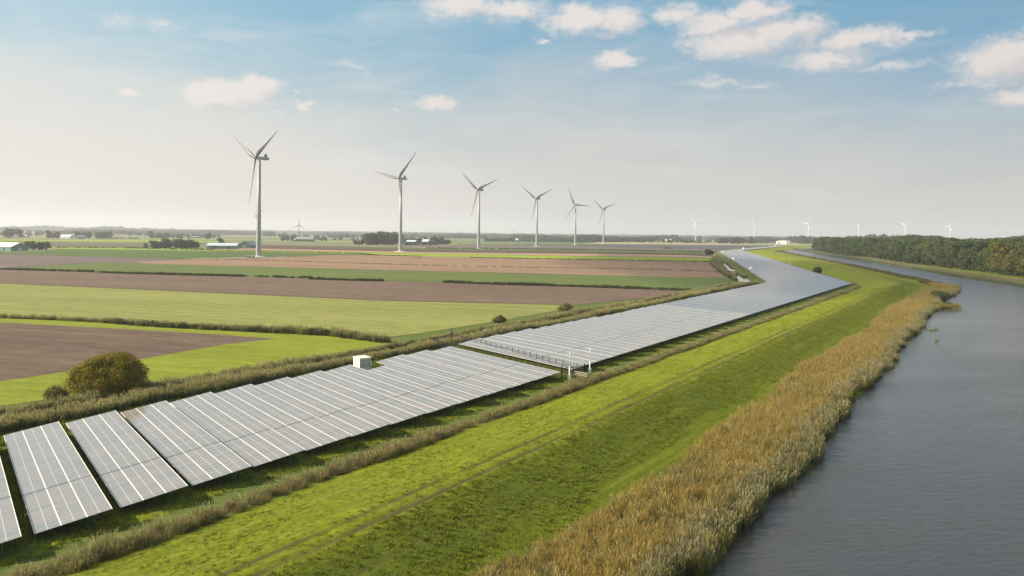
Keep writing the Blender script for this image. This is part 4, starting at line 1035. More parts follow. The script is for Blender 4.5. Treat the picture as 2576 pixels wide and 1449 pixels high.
# instancing of stuff through geometry nodes: one mesh of points, each with scale + rotation
def scatter(name, pts, scales, protos, kind='stuff', label=None):
    coll = bpy.data.collections.new(name + '_source')
    for me_ in protos: coll.objects.link(bpy.data.objects.new(name + '_piece', me_))
    me = bpy.data.meshes.new(name); me.from_pydata([tuple(p) for p in pts], [], [])
    n = len(pts)
    a = me.attributes.new('sc', 'FLOAT_VECTOR', 'POINT'); sc = np.asarray(scales, np.float32)
    if sc.ndim == 1: sc = np.stack([sc, sc, sc], 1)
    a.data.foreach_set('vector', sc.ravel())
    a = me.attributes.new('rot', 'FLOAT_VECTOR', 'POINT'); rv = np.zeros((n, 3), np.float32); rv[:, 2] = rng.random(n) * 6.283
    rv[:, 0] = rng.normal(size=n) * .06; rv[:, 1] = rng.normal(size=n) * .06; a.data.foreach_set('vector', rv.ravel())
    a = me.attributes.new('pick', 'INT', 'POINT'); a.data.foreach_set('value', rng.integers(0, len(protos), n).astype(np.int32))
    o = bpy.data.objects.new(name, me); COL.objects.link(o)
    g = bpy.data.node_groups.new(name, 'GeometryNodeTree')
    g.interface.new_socket('Geometry', in_out='INPUT', socket_type='NodeSocketGeometry'); g.interface.new_socket('Geometry', in_out='OUTPUT', socket_type='NodeSocketGeometry')
    N = g.nodes; Lk = g.links
    gi = N.new('NodeGroupInput'); go = N.new('NodeGroupOutput'); ip = N.new('GeometryNodeInstanceOnPoints'); ci = N.new('GeometryNodeCollectionInfo')
    ci.inputs['Collection'].default_value = coll; ci.inputs['Separate Children'].default_value = True; ci.inputs['Reset Children'].default_value = True
    mp = N.new('GeometryNodeMeshToPoints')
    Lk.new(gi.outputs[0], mp.inputs[0]); Lk.new(mp.outputs[0], ip.inputs['Points']); Lk.new(ci.outputs[0], ip.inputs['Instance'])
    ip.inputs['Pick Instance'].default_value = True
    for nm, typ, sock in (('sc', 'FLOAT_VECTOR', 'Scale'), ('rot', 'FLOAT_VECTOR', 'Rotation'), ('pick', 'INT', 'Instance Index')):
        at_ = N.new('GeometryNodeInputNamedAttribute'); at_.data_type = typ; at_.inputs['Name'].default_value = nm
        Lk.new([q for q in at_.outputs if q.enabled][0], ip.inputs[sock])
    Lk.new(ip.outputs[0], go.inputs[0])
    md = o.modifiers.new('scatter', 'NODES'); md.node_group = g
    tag(o, label, None, None, kind)
    return o
def reed_clump(name, n, h, spread, wd, m, seed, droop=.25, plume=True, upright=1.0):
    """a tuft of bent blades with plumes at the tips"""
    r = np.random.default_rng(seed); V = []; F = []; T_ = []
    for i in range(n):
        a = r.random() * 6.283; rad = spread * math.sqrt(r.random()); x, y = math.cos(a) * rad, math.sin(a) * rad
        hh = h * (.65 + .5 * r.random()); b = r.random() * 6.283; dx, dy = math.cos(b), math.sin(b); lean = droop * hh * r.random()
        f = r.random() * 6.283; fx, fy = math.cos(f) * wd, math.sin(f) * wd
        k = len(V)
        V += [(x - fx, y - fy, 0), (x + fx, y + fy, 0), (x + dx * lean * .35 + fx * .9, y + dy * lean * .35 + fy * .9, hh * .6), (x + dx * lean * .35 - fx * .9, y + dy * lean * .35 - fy * .9, hh * .6),
              (x + dx * lean - fx * .25, y + dy * lean - fy * .25, hh), (x + dx * lean + fx * .25, y + dy * lean + fy * .25, hh)]
        F += [(k, k + 1, k + 2, k + 3), (k + 3, k + 2, k + 5, k + 4)]; T_ += [0, 0, 0, 0, .3, .3]
        if plume and r.random() < .55:
            k = len(V); px, py = x + dx * lean, y + dy * lean; w2 = wd * 1.5
            V += [(px - fx * 1.4, py - fy * 1.4, hh * .93), (px + fx * 1.4, py + fy * 1.4, hh * .93), (px + dx * .15 + fx * .8, py + dy * .15 + fy * .8, hh * 1.12), (px + dx * .15 - fx * .8, py + dy * .15 - fy * .8, hh * 1.12)]
            F.append((k, k + 1, k + 2, k + 3)); T_ += [1, 1, 1, 1]
    me = bpy.data.meshes.new(name); me.from_pydata(V, [], F); me.materials.append(M[m])
    a = me.attributes.new('tip', 'FLOAT', 'POINT'); a.data.foreach_set('value', np.array(T_, np.float32)); me.update()
    return me
def band_points(lo, hi, d0, d1, dens0, jit=1.0, zoff=-.05, far_thin=True, trk=False):
    """points on the dyke section between offsets lo(d)..hi(d), distances d0..d1"""
    P = []
    d_ = d0
    while d_ < d1:
        x, y, z = dyke_pt(d_, 0); R0 = max(60, y)
        step = max(1.0, R0 / 130.0) if far_thin else 1.0
        wdt = hi(d_) - lo(d_); n = int(rng.poisson(max(0, wdt * step * dens0 * min(1, 130.0 / R0) ** 1.0)))
        for i in range(n):
            dd = d_ + rng.random() * step; o = lo(dd) + (hi(dd) - lo(dd)) * rng.random()
            if trk and (abs(o - 24.6) < .38 or abs(o - 26.8) < .42): continue
            x, y, z = dyke_pt(dd, o); P.append((x, y, z + zoff, R0))
        d_ += step
    return P
d_cam = 60.0                                            # spine distance abreast of the lower frame edge
GOLD = [reed_clump('golden_reeds', 30, 1.65, .55, .018, 'reed_gold', 60 + i, .2) for i in range(6)]
PALE = [reed_clump('pale_reeds', 36, 1.8, .7, .020, 'reed_pale', 70 + i, .5) for i in range(4)]
BROWN = [reed_clump('ditch_reeds', 36, 1.0, .65, .022, 'reed_brown', 80 + i, .35) for i in range(4)]
GREEN = [reed_clump('green_reeds', 36, 1.45, .8, .032, 'reed_green', 90 + i, .35) for i in range(4)]
DARK = [reed_clump('dark_growth', 30, 1.3, .9, .07, 'reed_dark', 95 + i, .4, False) for i in range(3)]
BANK = [reed_clump('bank_reeds', 30, 2.6, 1.0, .06, 'reed_far', 97 + i) for i in range(3)]
def put(name, P, protos, s0=1.0, var=.25, label=None, patch=None):
    P = np.array(P); n = len(P)
    if n == 0: return
    k = np.clip(P[:, 3] / 150.0, 1, 2.6) ** .5          # sparser far tufts are a little broader
    hv = 1 + var * (rng.random(n) * 2 - 1)
    if patch is not None: hv *= patch(P)
    sc = np.stack([k * s0 * 1.05, k * s0 * 1.05, s0 * hv], 1)
    return scatter(name, P[:, :3], sc, protos, 'stuff', label)
def lump(P, s=9.0, a=.22):
    return 1 + a * np.sin(P[:, 0] / s + 1.3 * np.sin(P[:, 1] / s / 1.7)) * np.sin(P[:, 1] / s * .8 + 2)
oj = lambda dd: float(offs('out', dd) + wander(dd, .8, 23)) + (2.5 if dd > dV + 40 else 0)
wj = lambda dd: float(offs('wat', dd) + wander(dd, .7, 13))
put('golden_reed_bed', band_points(oj, lambda d_: wj(d_) - 2.2, 90, dV + 20, 8.5), GOLD + BROWN[:2] + GREEN[:1], .78, .5, 'golden brown reed bed between the mown dyke and the river', lump)
put('bank_shade_filler', band_points(oj, lambda d_: wj(d_) + .2, 90, dV + 20, 1.6), DARK, .62, .4, 'dark filler clumps added for the shade between the reed stems')  # dark clumps put in to stand for shade inside the bed
put('brown_reed_bed', band_points(oj, lambda d_: wj(d_) - .4, dV + 20, dV + 1150, 3.4), BROWN + DARK[:1], .62, .5, 'low brown reeds on the river side of the dyke beyond the bend', lump)
put('pale_reed_fringe', band_points(lambda d_: wj(d_) - 2.6, lambda d_: wj(d_) + .3, 90, dV + 20, 4.0), PALE + GOLD[:2] + GREEN[:3], .8, .5, 'pale reeds hanging over the water at the river edge', lump)
put('ditch_reeds', band_points(lambda d_: 6.3 + .4 * math.sin(d_ / 9), lambda d_: float(offs('foot', d_)) - .5 + .4 * math.sin(d_ / 6), 70, dV + 40, 4.5), BROWN + GREEN[:1], .68, .5, 'reddish brown reed strip along the foot of the dyke', lump)
put('ditch_reeds', band_points(lambda d_: 3.4, lambda d_: 7.0, dV + 30, dV + 1150, 1.6), BROWN, .8, .35, 'low brown growth at the dyke foot beyond the bend', lump)

def in_poly(x, y, poly):
    c = False; j = len(poly) - 1
    for i in range(len(poly)):
        (xi, yi), (xj, yj) = poly[i], poly[j]
        if (yi > y) != (yj > y) and x < (xj - xi) * (y - yi) / (yj - yi) + xi: c = not c
        j = i
    return c
def ns_points(lo, hi, n0, n1, dens):
    P = []; n = n0
    while n < n1:
        x, y = NS(n, lo(n)); R0 = max(70, y); step = max(1.0, R0 / 130)
        k = int(rng.poisson(max(0, (hi(n) - lo(n)) * step * dens * min(1, 130.0 / R0))))
        for i in range(k):
            nn = n + rng.random() * step; s = lo(nn) + (hi(nn) - lo(nn)) * rng.random(); x, y = NS(nn, s)
            if any(in_poly(x + a_, y + b_, q_) for q_ in PONDS for a_, b_ in ((0, 0), (0, 7), (1.5, 0), (-1.5, 0))): continue
            P.append((x, y, -.02, R0))
        n += step
    return P
fsb = lambda n: sb(n) + 2.5 if n < 93 or n > 97 else sb(94) + 2.5
fsb = lambda n: float(np.interp(n, [-200, 90, 163, 377, 395, 490, 690, 1060, 1200], [-42.8 + 4.5, 77.3 + 4.5, 112, 206, 225, 306, 480, 803, 880]))
wv = lambda n, a, s: a * math.sin(n / s) + a * .5 * math.sin(n / s * 2.7 + 1)
put('reed_strip', ns_points(lambda n: fsb(n) + wv(n, .5, 9), lambda n: fsb(n) + 3.6 + wv(n, .6, 14), -60, 1150, 4.2), GREEN, .85, .45, 'green and straw coloured reeds behind the panel rows', lump)
put('strip_shade_filler', ns_points(lambda n: fsb(n) + wv(n, .5, 9) - .2, lambda n: fsb(n) + 3.4, -60, 700, 1.5) + ns_points(lambda n: fsb(n) + 7.5, lambda n: fsb(n) + 10, -60, 700, 1.2), DARK, .7, .4, 'dark filler clumps added for the shade between the ditch reeds')  # filler whose dark colour serves as shade within both strips
put('ditch_growth', ns_points(lambda n: fsb(n) + 4.4, lambda n: fsb(n) + 6.8, -60, 420, 1.5), DARK, .35, .4, 'dark low growth in the ditch between two reed strips')
put('reed_strip', ns_points(lambda n: fsb(n) + 7.6 + wv(n, .6, 12), lambda n: fsb(n) + 10.2 + wv(n, 1.0, 21), -60, 1150, 3.6), GREEN + DARK[:1], .8, .5, 'uneven green and brown growth on the field side of the ditch', lump)
put('reed_strip', ns_points(lambda n: fsb(n) + 11, lambda n: fsb(n) + 11 + max(0.5, 13 * math.sin((n - 380) / 130)), 380, 780, 1.0), GREEN + DARK[:2], 1.1, .5, 'rough growth around the open ditch water inside the bend', lump)

def line_points(pts, wd, dens, z=.05, gaps=None):
    """points along a hedge line given in frame px on the ground"""
    P = []; W_ = [G(*p) for p in pts]
    for (x0, y0), (x1, y1) in zip(W_[:-1], W_[1:]):
        L = math.hypot(x1 - x0, y1 - y0); n = int(L * wd * dens * min(1, 170 / max(100, (y0 + y1) / 2)))
        nx, ny = (y1 - y0) / L, -(x1 - x0) / L
        for i in range(n):
            t = rng.random(); o = (rng.random() - .5) * wd; P.append((x0 + (x1 - x0) * t + nx * o, y0 + (y1 - y0) * t + ny * o, z, (y0 + y1) / 2))
    return P
put('field_hedge', line_points([(-500, 786), (0, 800), (130, 805), (270, 812)], 2.0, 2.5), GREEN, .7, .4, 'low reed line between the pale crop and the grass strip, left part')
put('field_hedge', line_points([(270, 812), (400, 822), (640, 834), (830, 844), (975, 862)], 2.8, 3.4), GREEN + DARK, .85, .45, 'tall dark reeds between the pale crop and the grass strip', lump)
put('field_hedge', line_points([(0, 678), (130, 682), (235, 684.5)], 3.0, 2.0) + line_points([(250, 686), (330, 689), (470, 692.5), (615, 696)], 4, 2.0) + line_points([(640, 696), (780, 700)], 2.5, 1.2) + line_points([(782, 703), (960, 708)], 5, 2.0)
    + line_points([(1120, 711), (1250, 716), (1400, 720), (1520, 724), (1600, 727)], 6, 1.6) + line_points([(1600, 727), (1700, 731), (1740, 733)], 4, 1.2), DARK, .75, .6, 'ragged dark hedge between the green strip and the brown field', lump)
put('field_hedge', line_points([(430, 652), (536, 652.4), (844, 661), (1180, 670.6), (1450, 675.3), (1717, 680.5), (1826, 686)], 2.0, 2.6), DARK, .38, .4, 'thin dark ditch line across the light brown field')
put('field_hedge', line_points([(545, 630.5), (700, 633), (900, 637.5), (957, 643)], 4, 2) + line_points([(970, 643), (1060, 645.5)], 4, 2) + line_points([(1180, 648), (1300, 650.6), (1717, 658), (1800, 659)], 5, 1.5), DARK, .6, .5, 'thin dark ditch growth below the bright green strip')
put('field_hedge', line_points([(140, 623.2), (330, 624.8), (545, 629.8)], 5, .5) + line_points([(1073, 624.8), (1440, 627.8), (1717, 632.6), (1790, 635)], 9, .7), DARK, 1.1, .5, 'far dark green hedge lines across the plain')
P = []
for (x, y) in [(p[0], p[1]) for p in bp]: pass
for i in range(len(bp) - 1):
    L = float(np.hypot(*(bp[i + 1] - bp[i])))
    if bp[i][1] < -50: continue
    for k in range(int(rng.poisson(L * 6.5 * 2.2 * min(1, 200 / max(120, bp[i][1]))))):
        t = rng.random(); o = -1.5 + rng.random() * 7.5; q = bp[i] * (1 - t) + bp[i + 1] * t + bn[i] * o; P.append((q[0], q[1], .25 + min(.6, max(0, o) * .2), bp[i][1]))
put('bank_reeds', P, BANK, .68, .4, 'grey green reeds along the far bank in front of the forest', lump)

# grass tufts on the dyke slopes and between the panels
def grass_mat(name, a, b_, c_):
    def f(t, b):
        p = pos(t); n = t.noise(p, 0.12, 6, 0.75); n2 = t.noise(p, 2.0, 3); rnd = t.new('ShaderNodeObjectInfo').outputs['Random']
        col = t.mix(t.range(n, 0.35, 0.65), a, b_)
        col = t.mix(t.math('MULTIPLY', rnd, 0.6), col, c_)
        t.put(b.inputs['Base Color'], t.vec('SCALE', col, None, t.range(n2, 0.3, 0.7, 0.75, 1.25)))
    return mat(name, a, 0.85, f, spec=0.12)
M['tuft_mown'] = grass_mat('mown_tuft', (0.185, 0.205, 0.012), (0.135, 0.170, 0.010), (0.22, 0.22, 0.03))
M['tuft_rough_shaded'] = grass_mat('rough_shaded_tuft', (0.098, 0.134, 0.008), (0.142, 0.162, 0.012), (0.21, 0.20, 0.025))  # taller tufts; river slope's shade is worked into this darker green
def tuft(name, n, h, sp_, m, seed):
    rr = np.random.default_rng(seed); V = []; F = []
    for i in range(n):
        a = rr.random() * 6.283; q = sp_ * math.sqrt(rr.random()); x, y = math.cos(a) * q, math.sin(a) * q; b = rr.random() * 6.283
        wdt = .018 + .02 * rr.random(); hh = h * (.5 + .7 * rr.random()); ox, oy = math.cos(b) * hh * .6, math.sin(b) * hh * .6; px, py = -math.sin(b) * wdt, math.cos(b) * wdt
        k = len(V); V += [(x - px, y - py, 0), (x + px, y + py, 0), (x + ox + px * .4, y + oy + py * .4, hh), (x + ox - px * .4, y + oy - py * .4, hh)]; F.append((k, k + 1, k + 2, k + 3))
    me_ = bpy.data.meshes.new(name); me_.from_pydata(V, [], F); me_.materials.append(M[m]); me_.update(); return me_
TM = [tuft('mown_tuft', 26, .13, .32, 'tuft_mown', 300 + i) for i in range(4)]
TR = [tuft('rough_shaded_tuft', 26, .24, .32, 'tuft_rough_shaded', 310 + i) for i in range(4)]
def clumpy(P, thr, sc_=3.0):
    P = np.array(P); v = np.sin(P[:, 0] / sc_ + 2 * np.sin(P[:, 1] / sc_ / 2.3)) * np.sin(P[:, 1] / sc_ / 1.3 + 1.5 * np.sin(P[:, 0] / sc_ / 1.9))
    return P[(v + rng.random(len(P)) * 1.4 - .7) > thr]
put('mown_grass', clumpy(band_points(lambda d_: float(offs('foot', d_)) - .2, lambda d_: 30.5, 78, dV - 40, 2.8, trk=True), -1.2), TM, .7, .5, 'short tufts in the mown grass of the field side slope')
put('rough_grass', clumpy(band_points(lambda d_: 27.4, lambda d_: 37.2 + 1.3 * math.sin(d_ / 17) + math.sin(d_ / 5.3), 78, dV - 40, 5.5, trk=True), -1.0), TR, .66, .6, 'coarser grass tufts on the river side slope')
P = [p for p in band_points(lambda d_: -3.5, lambda d_: 6.6, 70, 330, 6.0)]
put('meadow_grass', clumpy(P, -.8), TM + TR[:3], 1.0, .6, 'uneven grass between the panel ends and the ditch')
P = [(x, y, z + .06, q) for x, y, z, q in ns_points(lambda n: sb(n) - 1, lambda n: fsb(n) + .3, -60, 260, 4.0)]
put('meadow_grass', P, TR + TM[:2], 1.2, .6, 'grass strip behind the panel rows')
P = []
for i in range(26000):
    n_ = -30 + rng.random() * 130; s_ = .414 * n_ + rng.random() * 41; x, y = NS(n_, s_)
    if (n_ % PITCH) > 5.6 or n_ < -4: P.append((x, y, .03, y))
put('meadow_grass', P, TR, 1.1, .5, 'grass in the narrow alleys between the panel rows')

# the big round willow, left
def big_bush(x, y, h, lobes, n, size, leafm, label, name='willow_bush', cat='bush', seed=5, rot=0.0, shell=.6):
    t = empty(name, (x, y, 0), rot, label, cat)
    q = leafcloud(lobes, n, size, seed=seed, shell=shell)
    link('crown', mesh_quads('crown', q, [M[leafm]]), None, t)
    tm = MB()
    for i in range(7):
        a = i * .9; tm.tube((math.cos(a) * .3, math.sin(a) * .3, 0), (math.cos(a) * h * .38, math.sin(a) * h * .3, h * .62), .16, .05, 6)
    tm.build('trunk', M['bark'], t)
    return t
bx_, by_ = G(268, 996)
lb = [(0, 0, 3.0, 5.8, 4.6, 3.2), (1.4, .5, 4.6, 3.8, 3.2, 2.7), (-2.6, 0, 3.6, 3.3, 3.0, 2.4), (3.6, -.3, 3.0, 2.9, 3.0, 2.9), (-4.4, -.6, 1.9, 2.3, 2.4, 1.9), (5.2, 0, 1.9, 1.7, 2.0, 1.9), (0.2, -2.6, 2.2, 4.0, 2.2, 2.2), (2.3, .4, 5.5, 2.4, 2.2, 1.7), (-.8, 1, 5.0, 2.8, 2.2, 1.9)]
r_ = np.random.default_rng(3)
for i in range(46):
    a, e = r_.random() * 6.28, r_.random() * 1.5; k = .7 + .6 * r_.random()
    lb.append((math.cos(a) * math.cos(e) * 5.4 + .5, math.sin(a) * math.cos(e) * 4.2, 2.6 + math.sin(e) * 3.6, k, k, k * .8))
big_bush(bx_, by_, 7.4, lb, 42000, .105, 'leaf_willow', 'large round yellow green willow bush beside the reeds at the left', shell=.62)
x, y = G(138, 1012); big_bush(x, y, 2.6, [(0, 0, 1.2, 1.7, 1.6, 1.4), (1.0, 0, .9, 1.3, 1.2, 1.0)], 3500, .11, 'leaf_brown', 'small brownish shrub left of the large willow bush', 'shrub', 'shrub', 6)
for px, py, h, lab in ((1422, 784, 3.4, 'small round yellowish bush at the tip of the pale crop field'), (1256, 812, 2.6, 'low bush in the reed strip left of the crop field tip')):
    x, y = G(px, py); big_bush(x, y, h, [(0, 0, h * .45, h * .6, h * .6, h * .42), (h * .5, 0, h * .32, h * .4, h * .4, h * .3), (-h * .55, .2, h * .3, h * .35, h * .4, h * .28), (h * .1, -.2, h * .7, h * .3, h * .3, h * .28)], 2600, .13, 'leaf_brown', lab, 'shrub', 'shrub', 8)
x, y = G(2056, 688, .6); t = big_bush(x, y, 5.6, [(0, 0, 2.8, 3.2, 3.0, 2.7), (1, 0, 3.5, 2.3, 2.2, 1.9)], 3500, .22, 'leaf_forest', 'dark round shrub alone on the dyke slope beyond the panels', 'shrub', 'shrub', 9)
x, y = G(1783, 641); big_bush(x, y, 7, [(0, 0, 4, 6, 5, 3.8), (-3, 0, 5, 3.5, 3, 3.2), (4, 0, 3.2, 4, 4, 3)], 2500, .5, 'leaf_forest', 'dark bushy tree at the far end of the ditch, left of the panel bend', 'tree', 'tree', 11)
# bushes on the river spit
for px, py, rx, h, lab in ((2368, 757, 4.5, 4.5, 'dark bush leaning over the water at the river spit'), (2372, 776, 7, 2.6, 'low yellow green growth reaching out into the river')):
    x, y = G(px, py, .3); big_bush(x, y, h, [(0, 0, h * .5, rx, rx * .7, h * .5), (-rx * .5, 0, h * .6, rx * .6, rx * .6, h * .5)], 3000, .2, 'leaf_forest' if h > 3 else 'leaf_willow', lab, 'bush', 'bush', 12)
P = []
for cx, cy, k in ((2346, 829, 8), (2352, 862, 2)):
    for i in range(k): x, y = G(cx + rng.normal() * 8, cy + rng.normal() * 3.5, .3); P.append((x, y, .2, 200))
put('water_reeds', P, GREEN, .4, .4, 'few thin reed tufts standing in the river')
# dry seed heads on the dyke slope
for px, py, lab in ((1822, 916, 'pale dry weed tuft on the dyke slope, nearer one'), (1914, 868, 'pale dry weed tuft on the dyke slope, farther one')):
    x, y = G(px, py, 2.6)
    put('weed_tuft', [(x + rng.normal() * .35, y + rng.normal() * .3, 2.35, 150) for i in range(5)], PALE, .5, .4, lab)

# forest along the right bank
fb = np.array([(240, 60), (262, 160), (290, 260), (318, 340), (334, 400), (345, 450)] + [G(*p_) for p_ in ((2576, 701), (2432, 682), (2257, 661), (2150, 649), (2094, 641.5), (2050, 633))])
fb = fb[np.argsort(fb[:, 1])]
fp = dense(fb, lambda y: 2.0); ft = np.gradient(fp, axis=0); ft /= np.hypot(ft[:, 0], ft[:, 1])[:, None]; fn = np.stack([ft[:, 1], -ft[:, 0]], 1)
fd = np.concatenate([[0], np.cumsum(np.hypot(*np.diff(fp, axis=0).T))])
things = 0; extra = []
row = 0
FL = ['dark green forest tree in the front rank along the far bank', 'dark green forest tree standing behind the front rank']
while row < 9:
    d_ = rng.random() * 8
    while d_ < fd[-1]:
        i = int(np.searchsorted(fd, d_)); i = min(i, len(fp) - 1)
        off = row * 9.0 + rng.random() * 5 - 1; q = fp[i] + fn[i] * off; h = 17.5 + 8.5 * rng.random() + (1.5 if row else 0)
        if row < 2 and things < 250 and q[1] > 380:
            oak = q[1] < 720 and row == 0 and (q[1] < 610)
            pr = OAK if oak else FOREST
            zone = 'opposite the river spit' if q[1] < 760 else 'along the middle of the far bank' if q[1] < 950 else 'near the left end of the forest'
            if oak: lab = 'broad autumn coloured oak at the right end of the forest edge'; gr = 'autumn oaks at the forest edge'
            else: lab = ('dark green front rank forest tree ' if row == 0 else 'dark forest tree just behind the front rank ') + zone; gr = 'forest trees along the far bank'
            tree(float(q[0]), float(q[1]), h * (1.0 if not oak else .98), pr, 23 if not oak else 21, lab, gr, 'forest_tree', .95 + .2 * rng.random(), .7); things += 1
        else: extra.append((q[0], q[1], .5, h / 23))
        d_ += 8.5 + 4 * rng.random()
    row += 1
# understorey shrubs at the forest edge
for i in range(0, len(fp), 3):
    if fp[i][1] > 300 and rng.random() < .75:
        q = fp[i] - fn[i] * (1 + 3.5 * rng.random()); extra.append((q[0], q[1], .4, .16 + .14 * rng.random()))
E_ = np.array(extra)
scatter('forest_interior', E_[:, :3], np.stack([E_[:, 3] * 1.15, E_[:, 3] * 1.15, E_[:, 3]], 1), [p[0] for p in FOREST], 'stuff', 'mass of trees filling the forest behind its front rank')
# second, higher wood behind on the right
P = []
for i in range(1500):
    D = 1150 + 1500 * rng.random(); px = 2235 + (3200 - 2235) * rng.random(); x, y = at(px, D); P.append((x, y, 1.0, (1.0 + .28 * rng.random() + .18 * math.sin(px / 40))))
P = np.array(P); scatter('distant_wood', P[:, :3], np.stack([P[:, 3] * 1.5, P[:, 3] * 1.5, P[:, 3]], 1), [p[0] for p in FOREST], 'stuff', 'higher wooded ridge behind the riverside forest')

# farm groves: every tree a thing
def grove(px0, px1, py, n, h0, h1, label, group, depth=20, prof_=None, wide=1.0):
    for i in range(n):
        f = (i + .5) / n; px = px0 + (px1 - px0) * f + rng.normal() * .6; x, y = G(px, py)
        k = prof_(f) if prof_ else 1.0
        tree(x + rng.normal() * 1.5, y + rng.random() * depth, (h0 + (h1 - h0) * rng.random()) * k, FARM, 12, label, group, 'farm_tree', wide)
grove(78, 122, 630, 4, 9.5, 11, 'dark rounded tree in the short row right of the green barn at the left edge', 'trees beside the left green barn', 6, wide=1.05)
grove(56, 74, 627, 3, 8, 11, 'dark tree behind the gable of the green barn at the left edge', 'trees behind the left green barn', 10)
grove(366, 488, 624.5, 26, 8, 13.5, 'dark tree of the farm grove left of the green barns', 'grove left of the green barns', 25, lambda f: .8 + .35 * math.sin(f * 3), 1.3)
tree(*G(556, 621), 13.5, FARM, 12, 'dark tree rising behind the pale blue barn roof', None, 'farm_tree', 1.3)
grove(885, 912, 616, 5, 7, 12, 'low dark tree at the left end of the big dark grove', 'trees at the left end of the dark grove', 20)
grove(912, 1004, 616.2, 18, 19, 27, 'tall dark tree of the big grove beside the second turbine', 'tall trees of the dark grove', 40, lambda f: .8 + .25 * math.sin(min(1, f * 1.6) * 2.2), 1.2)
grove(950, 1090, 612.5, 16, 12, 16, 'dark tree behind the two barns with shining roofs', 'trees behind the shining roofed barns', 30, None, 1.2)
grove(1082, 1133, 615.5, 9, 11, 20, 'dark tree right of the barns with shining roofs', 'trees right of the shining roofed barns', 30, lambda f: 1.05 - .45 * f, 1.2)
grove(1016, 1100, 617.3, 14, 4.5, 6, 'low dark bush in front of the barns with shining roofs', 'bushes in front of the shining roofed barns', 5, None, 1.4)
grove(699, 750, 606.2, 10, 9, 15, 'dark tree left of the long grey roofed farm', 'trees left of the long grey roofed farm', 30)
grove(806, 817, 606.6, 3, 8, 10, 'dark round tree at the right gable of the long grey roofed farm', 'trees at the right gable of the grey roofed farm', 10)
grove(1220, 1294, 608, 20, 10, 14, 'dark tree in the dense hedge left of the single shining roof', 'dense dark hedge trees', 30, None, 1.3)
grove(1818, 1905, 613.5, 16, 15, 24, 'greyish green willow in the clump near the river bend', 'willows near the river bend', 80, None, 1.4)
grove(1905, 1950, 609.5, 8, 22, 30, 'dark tree behind the willows left of the white tanks', 'trees left of the white tanks', 90, None, 1.5)
grove(1990, 2015, 611, 5, 20, 32, 'dark tree right of the white tanks', 'trees right of the white tanks', 90, None, 1.5)
tree(*at(1760.5, 4300), 27, FARM, 12, 'single large round tree on the horizon beside a pale turbine', None, 'lone_tree', 1.25)
grove(6, 40, 598, 3, 22, 28, 'big round tree at the far upper left of the plain', 'big trees at the far upper left', 30, None, 1.3)
grove(112, 138, 599.5, 6, 14, 20, 'tree of the clump left of the pale roofed farm', 'trees left of the pale roofed farm', 40, None, 1.1)
grove(154, 200, 598.5, 6, 12, 20, 'tree around the distant pale roofed farm', 'trees around the pale roofed farm', 60, None, 1.1)
grove(218, 262, 600, 10, 10, 20, 'tree of the line right of the distant pale roofed farm', 'trees right of the pale roofed farm', 60, None, 1.2)
grove(240, 350, 601.2, 24, 4, 5, 'tiny round tree in the evenly spaced orchard row', 'orchard row', 3, None, 1.1)
grove(366, 420, 600, 9, 10, 22, 'tree around the distant steep roofed farmhouse', 'trees around the steep roofed farmhouse', 40, None, 1.1)
grove(430, 470, 600.3, 8, 7, 14, 'tree of the short row left of the long low dark shed', 'trees left of the low dark shed', 30)
grove(518, 526, 602, 2, 17, 18, 'pale rounded tree behind the pale blue barn roof', 'pale trees behind the blue barn roof', 10, None, 1.3)

# belts of far trees down to the horizon
P = []
FB = [mesh_quads('crown', leafcloud(crown_lobes(12, 6.5, 200 + i, .0, 6), 130, 1.7, seed=200 + i), [M['leaf_far']]) for i in range(5)]
def belt(D, pa, pb, dens, h, jit=120, zig=0.0):
    """trees along a depth D between two frame columns"""
    x0, x1 = at(pa, D)[0], at(pb, D)[0]; n = int(abs(x1 - x0) * dens / 10)
    for i in range(n):
        x = x0 + (x1 - x0) * rng.random(); k = .75 + .5 * rng.random() + .35 * math.sin(x / 170 + D) * math.sin(x / 61)
        if math.sin(x / 300 + D * .7) + math.sin(x / 133 + D) < zig: continue
        P.append((x, D + (rng.random() - .5) * jit, 0, max(.35, k) * h / 12))
for D, dn, h, zg in ((2500, .8, 8, 1.1), (2900, 1.2, 10, .9), (3400, 1.6, 12, .5), (3900, 1.8, 14, .2), (4500, 2.2, 15, 0), (5200, 2.6, 16, -.2), (6000, 2.8, 17, -.5), (6900, 3.2, 18, -.8), (7900, 3.4, 19, -1.2), (9000, 3.6, 20, -3), (10200, 3.6, 21, -3), (11600, 3.6, 22, -3)):
    belt(D, -120, 2700, dn, h, D * .06, zg)
belt(2900, 1310, 1560, 6, 8, 20, -3); belt(2650, 1300, 1500, 6, 4, 15, -3); belt(3500, 1290, 1640, 6, 15, 200, -3); belt(3150, 1440, 1600, 5, 17, 120, -3); belt(4200, 1620, 1700, 4, 18, 100, -3)
belt(5300, -100, 700, 4, 19, 300, -1.0); belt(7000, -100, 420, 5, 30, 300, -1.5)
belt(3000, 2040, 2300, 6, 24, 400, -3)
P = np.array(P)
scatter('distant_trees', P[:, :3], np.stack([P[:, 3] * 1.25, P[:, 3] * 1.25, P[:, 3]], 1), FB, 'stuff', 'hazy belts of trees across the far plain')

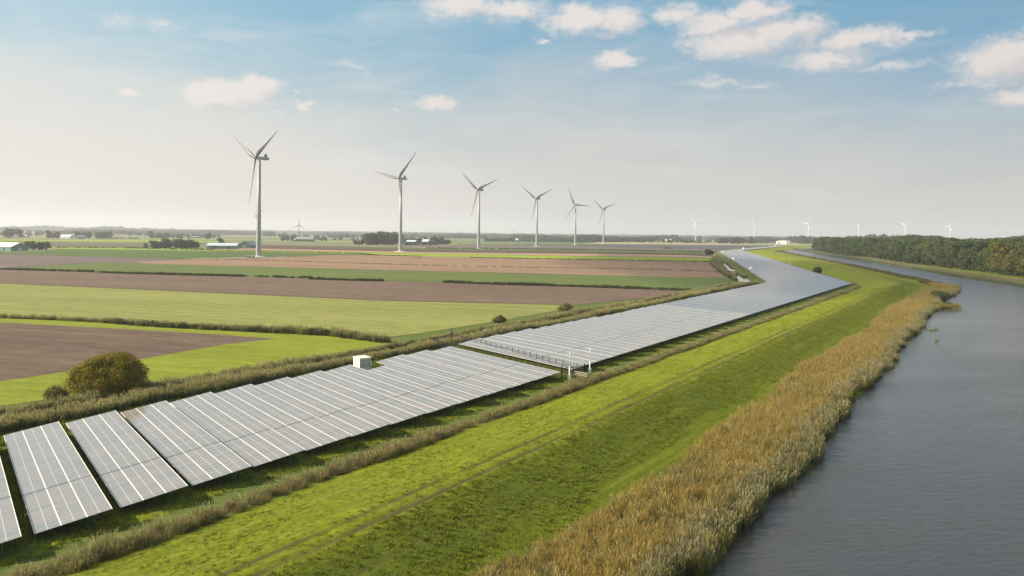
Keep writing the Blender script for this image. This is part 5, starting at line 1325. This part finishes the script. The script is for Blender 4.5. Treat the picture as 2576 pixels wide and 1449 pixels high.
# ================================================================== CLOUD whose shade lies on the far bend
def cloud(cx, cy, cz, rx, ry, rz, seed, dens):
    r = np.random.default_rng(seed); bm = bmesh.new()
    for i in range(16):
        a = r.random() * 6.283; u = math.sqrt(r.random()) * .68; k = .34 + .2 * r.random()
        m = Matrix.Translation((cx + math.cos(a) * u * rx, cy + math.sin(a) * u * ry, cz + r.normal() * rz * .12)) @ Matrix.Diagonal((rx * k, ry * k, rz * (.7 + .5 * k), 1))
        bmesh.ops.create_icosphere(bm, subdivisions=3, radius=1, matrix=m)
    me_ = bpy.data.meshes.new('cloud'); bm.to_mesh(me_); bm.free()
    rm = bpy.data.objects.new('cloud', me_); COL.objects.link(rm)
    md = rm.modifiers.new('merge', 'REMESH'); md.mode = 'VOXEL'; md.voxel_size = min(rx, ry) / 9
    cm = bpy.data.materials.new('cloud_vapour'); cm.use_nodes = True; ct_ = cm.node_tree; ct_.nodes.clear()
    co = ct_.nodes.new('ShaderNodeOutputMaterial'); cv = ct_.nodes.new('ShaderNodeVolumePrincipled')
    cv.inputs['Color'].default_value = (1, 1, 1, 1); cv.inputs['Density'].default_value = dens; cv.inputs['Anisotropy'].default_value = .5
    ct_.links.new(cv.outputs[0], co.inputs['Volume']); me_.materials.append(cm)
    return tag(rm, 'loose white cloud high above the fields, left of the view', kind='structure')
ch = 620.0; cs = ch / math.tan(se)
cloud(195 + math.sin(sa) * cs, 760 + math.cos(sa) * cs, ch, 115, 400, 55, 4, .007)

# ================================================================== HAZE
hz = MB().box(-12900, 12900, -880, 12450, -1.5, 178).mesh('haze')
hm = bpy.data.materials.new('haze'); hm.use_nodes = True; ht = hm.node_tree; ht.nodes.clear()
ho = ht.nodes.new('ShaderNodeOutputMaterial'); pv = ht.nodes.new('ShaderNodeVolumePrincipled')
pv.inputs['Color'].default_value = (0.93, 0.96, 1.0, 1); pv.inputs['Density'].default_value = 0.95e-4; pv.inputs['Anisotropy'].default_value = 0.2
ht.links.new(pv.outputs[0], ho.inputs['Volume'])
hzo = link('haze', hz, hm); hzo['kind'] = 'stuff'
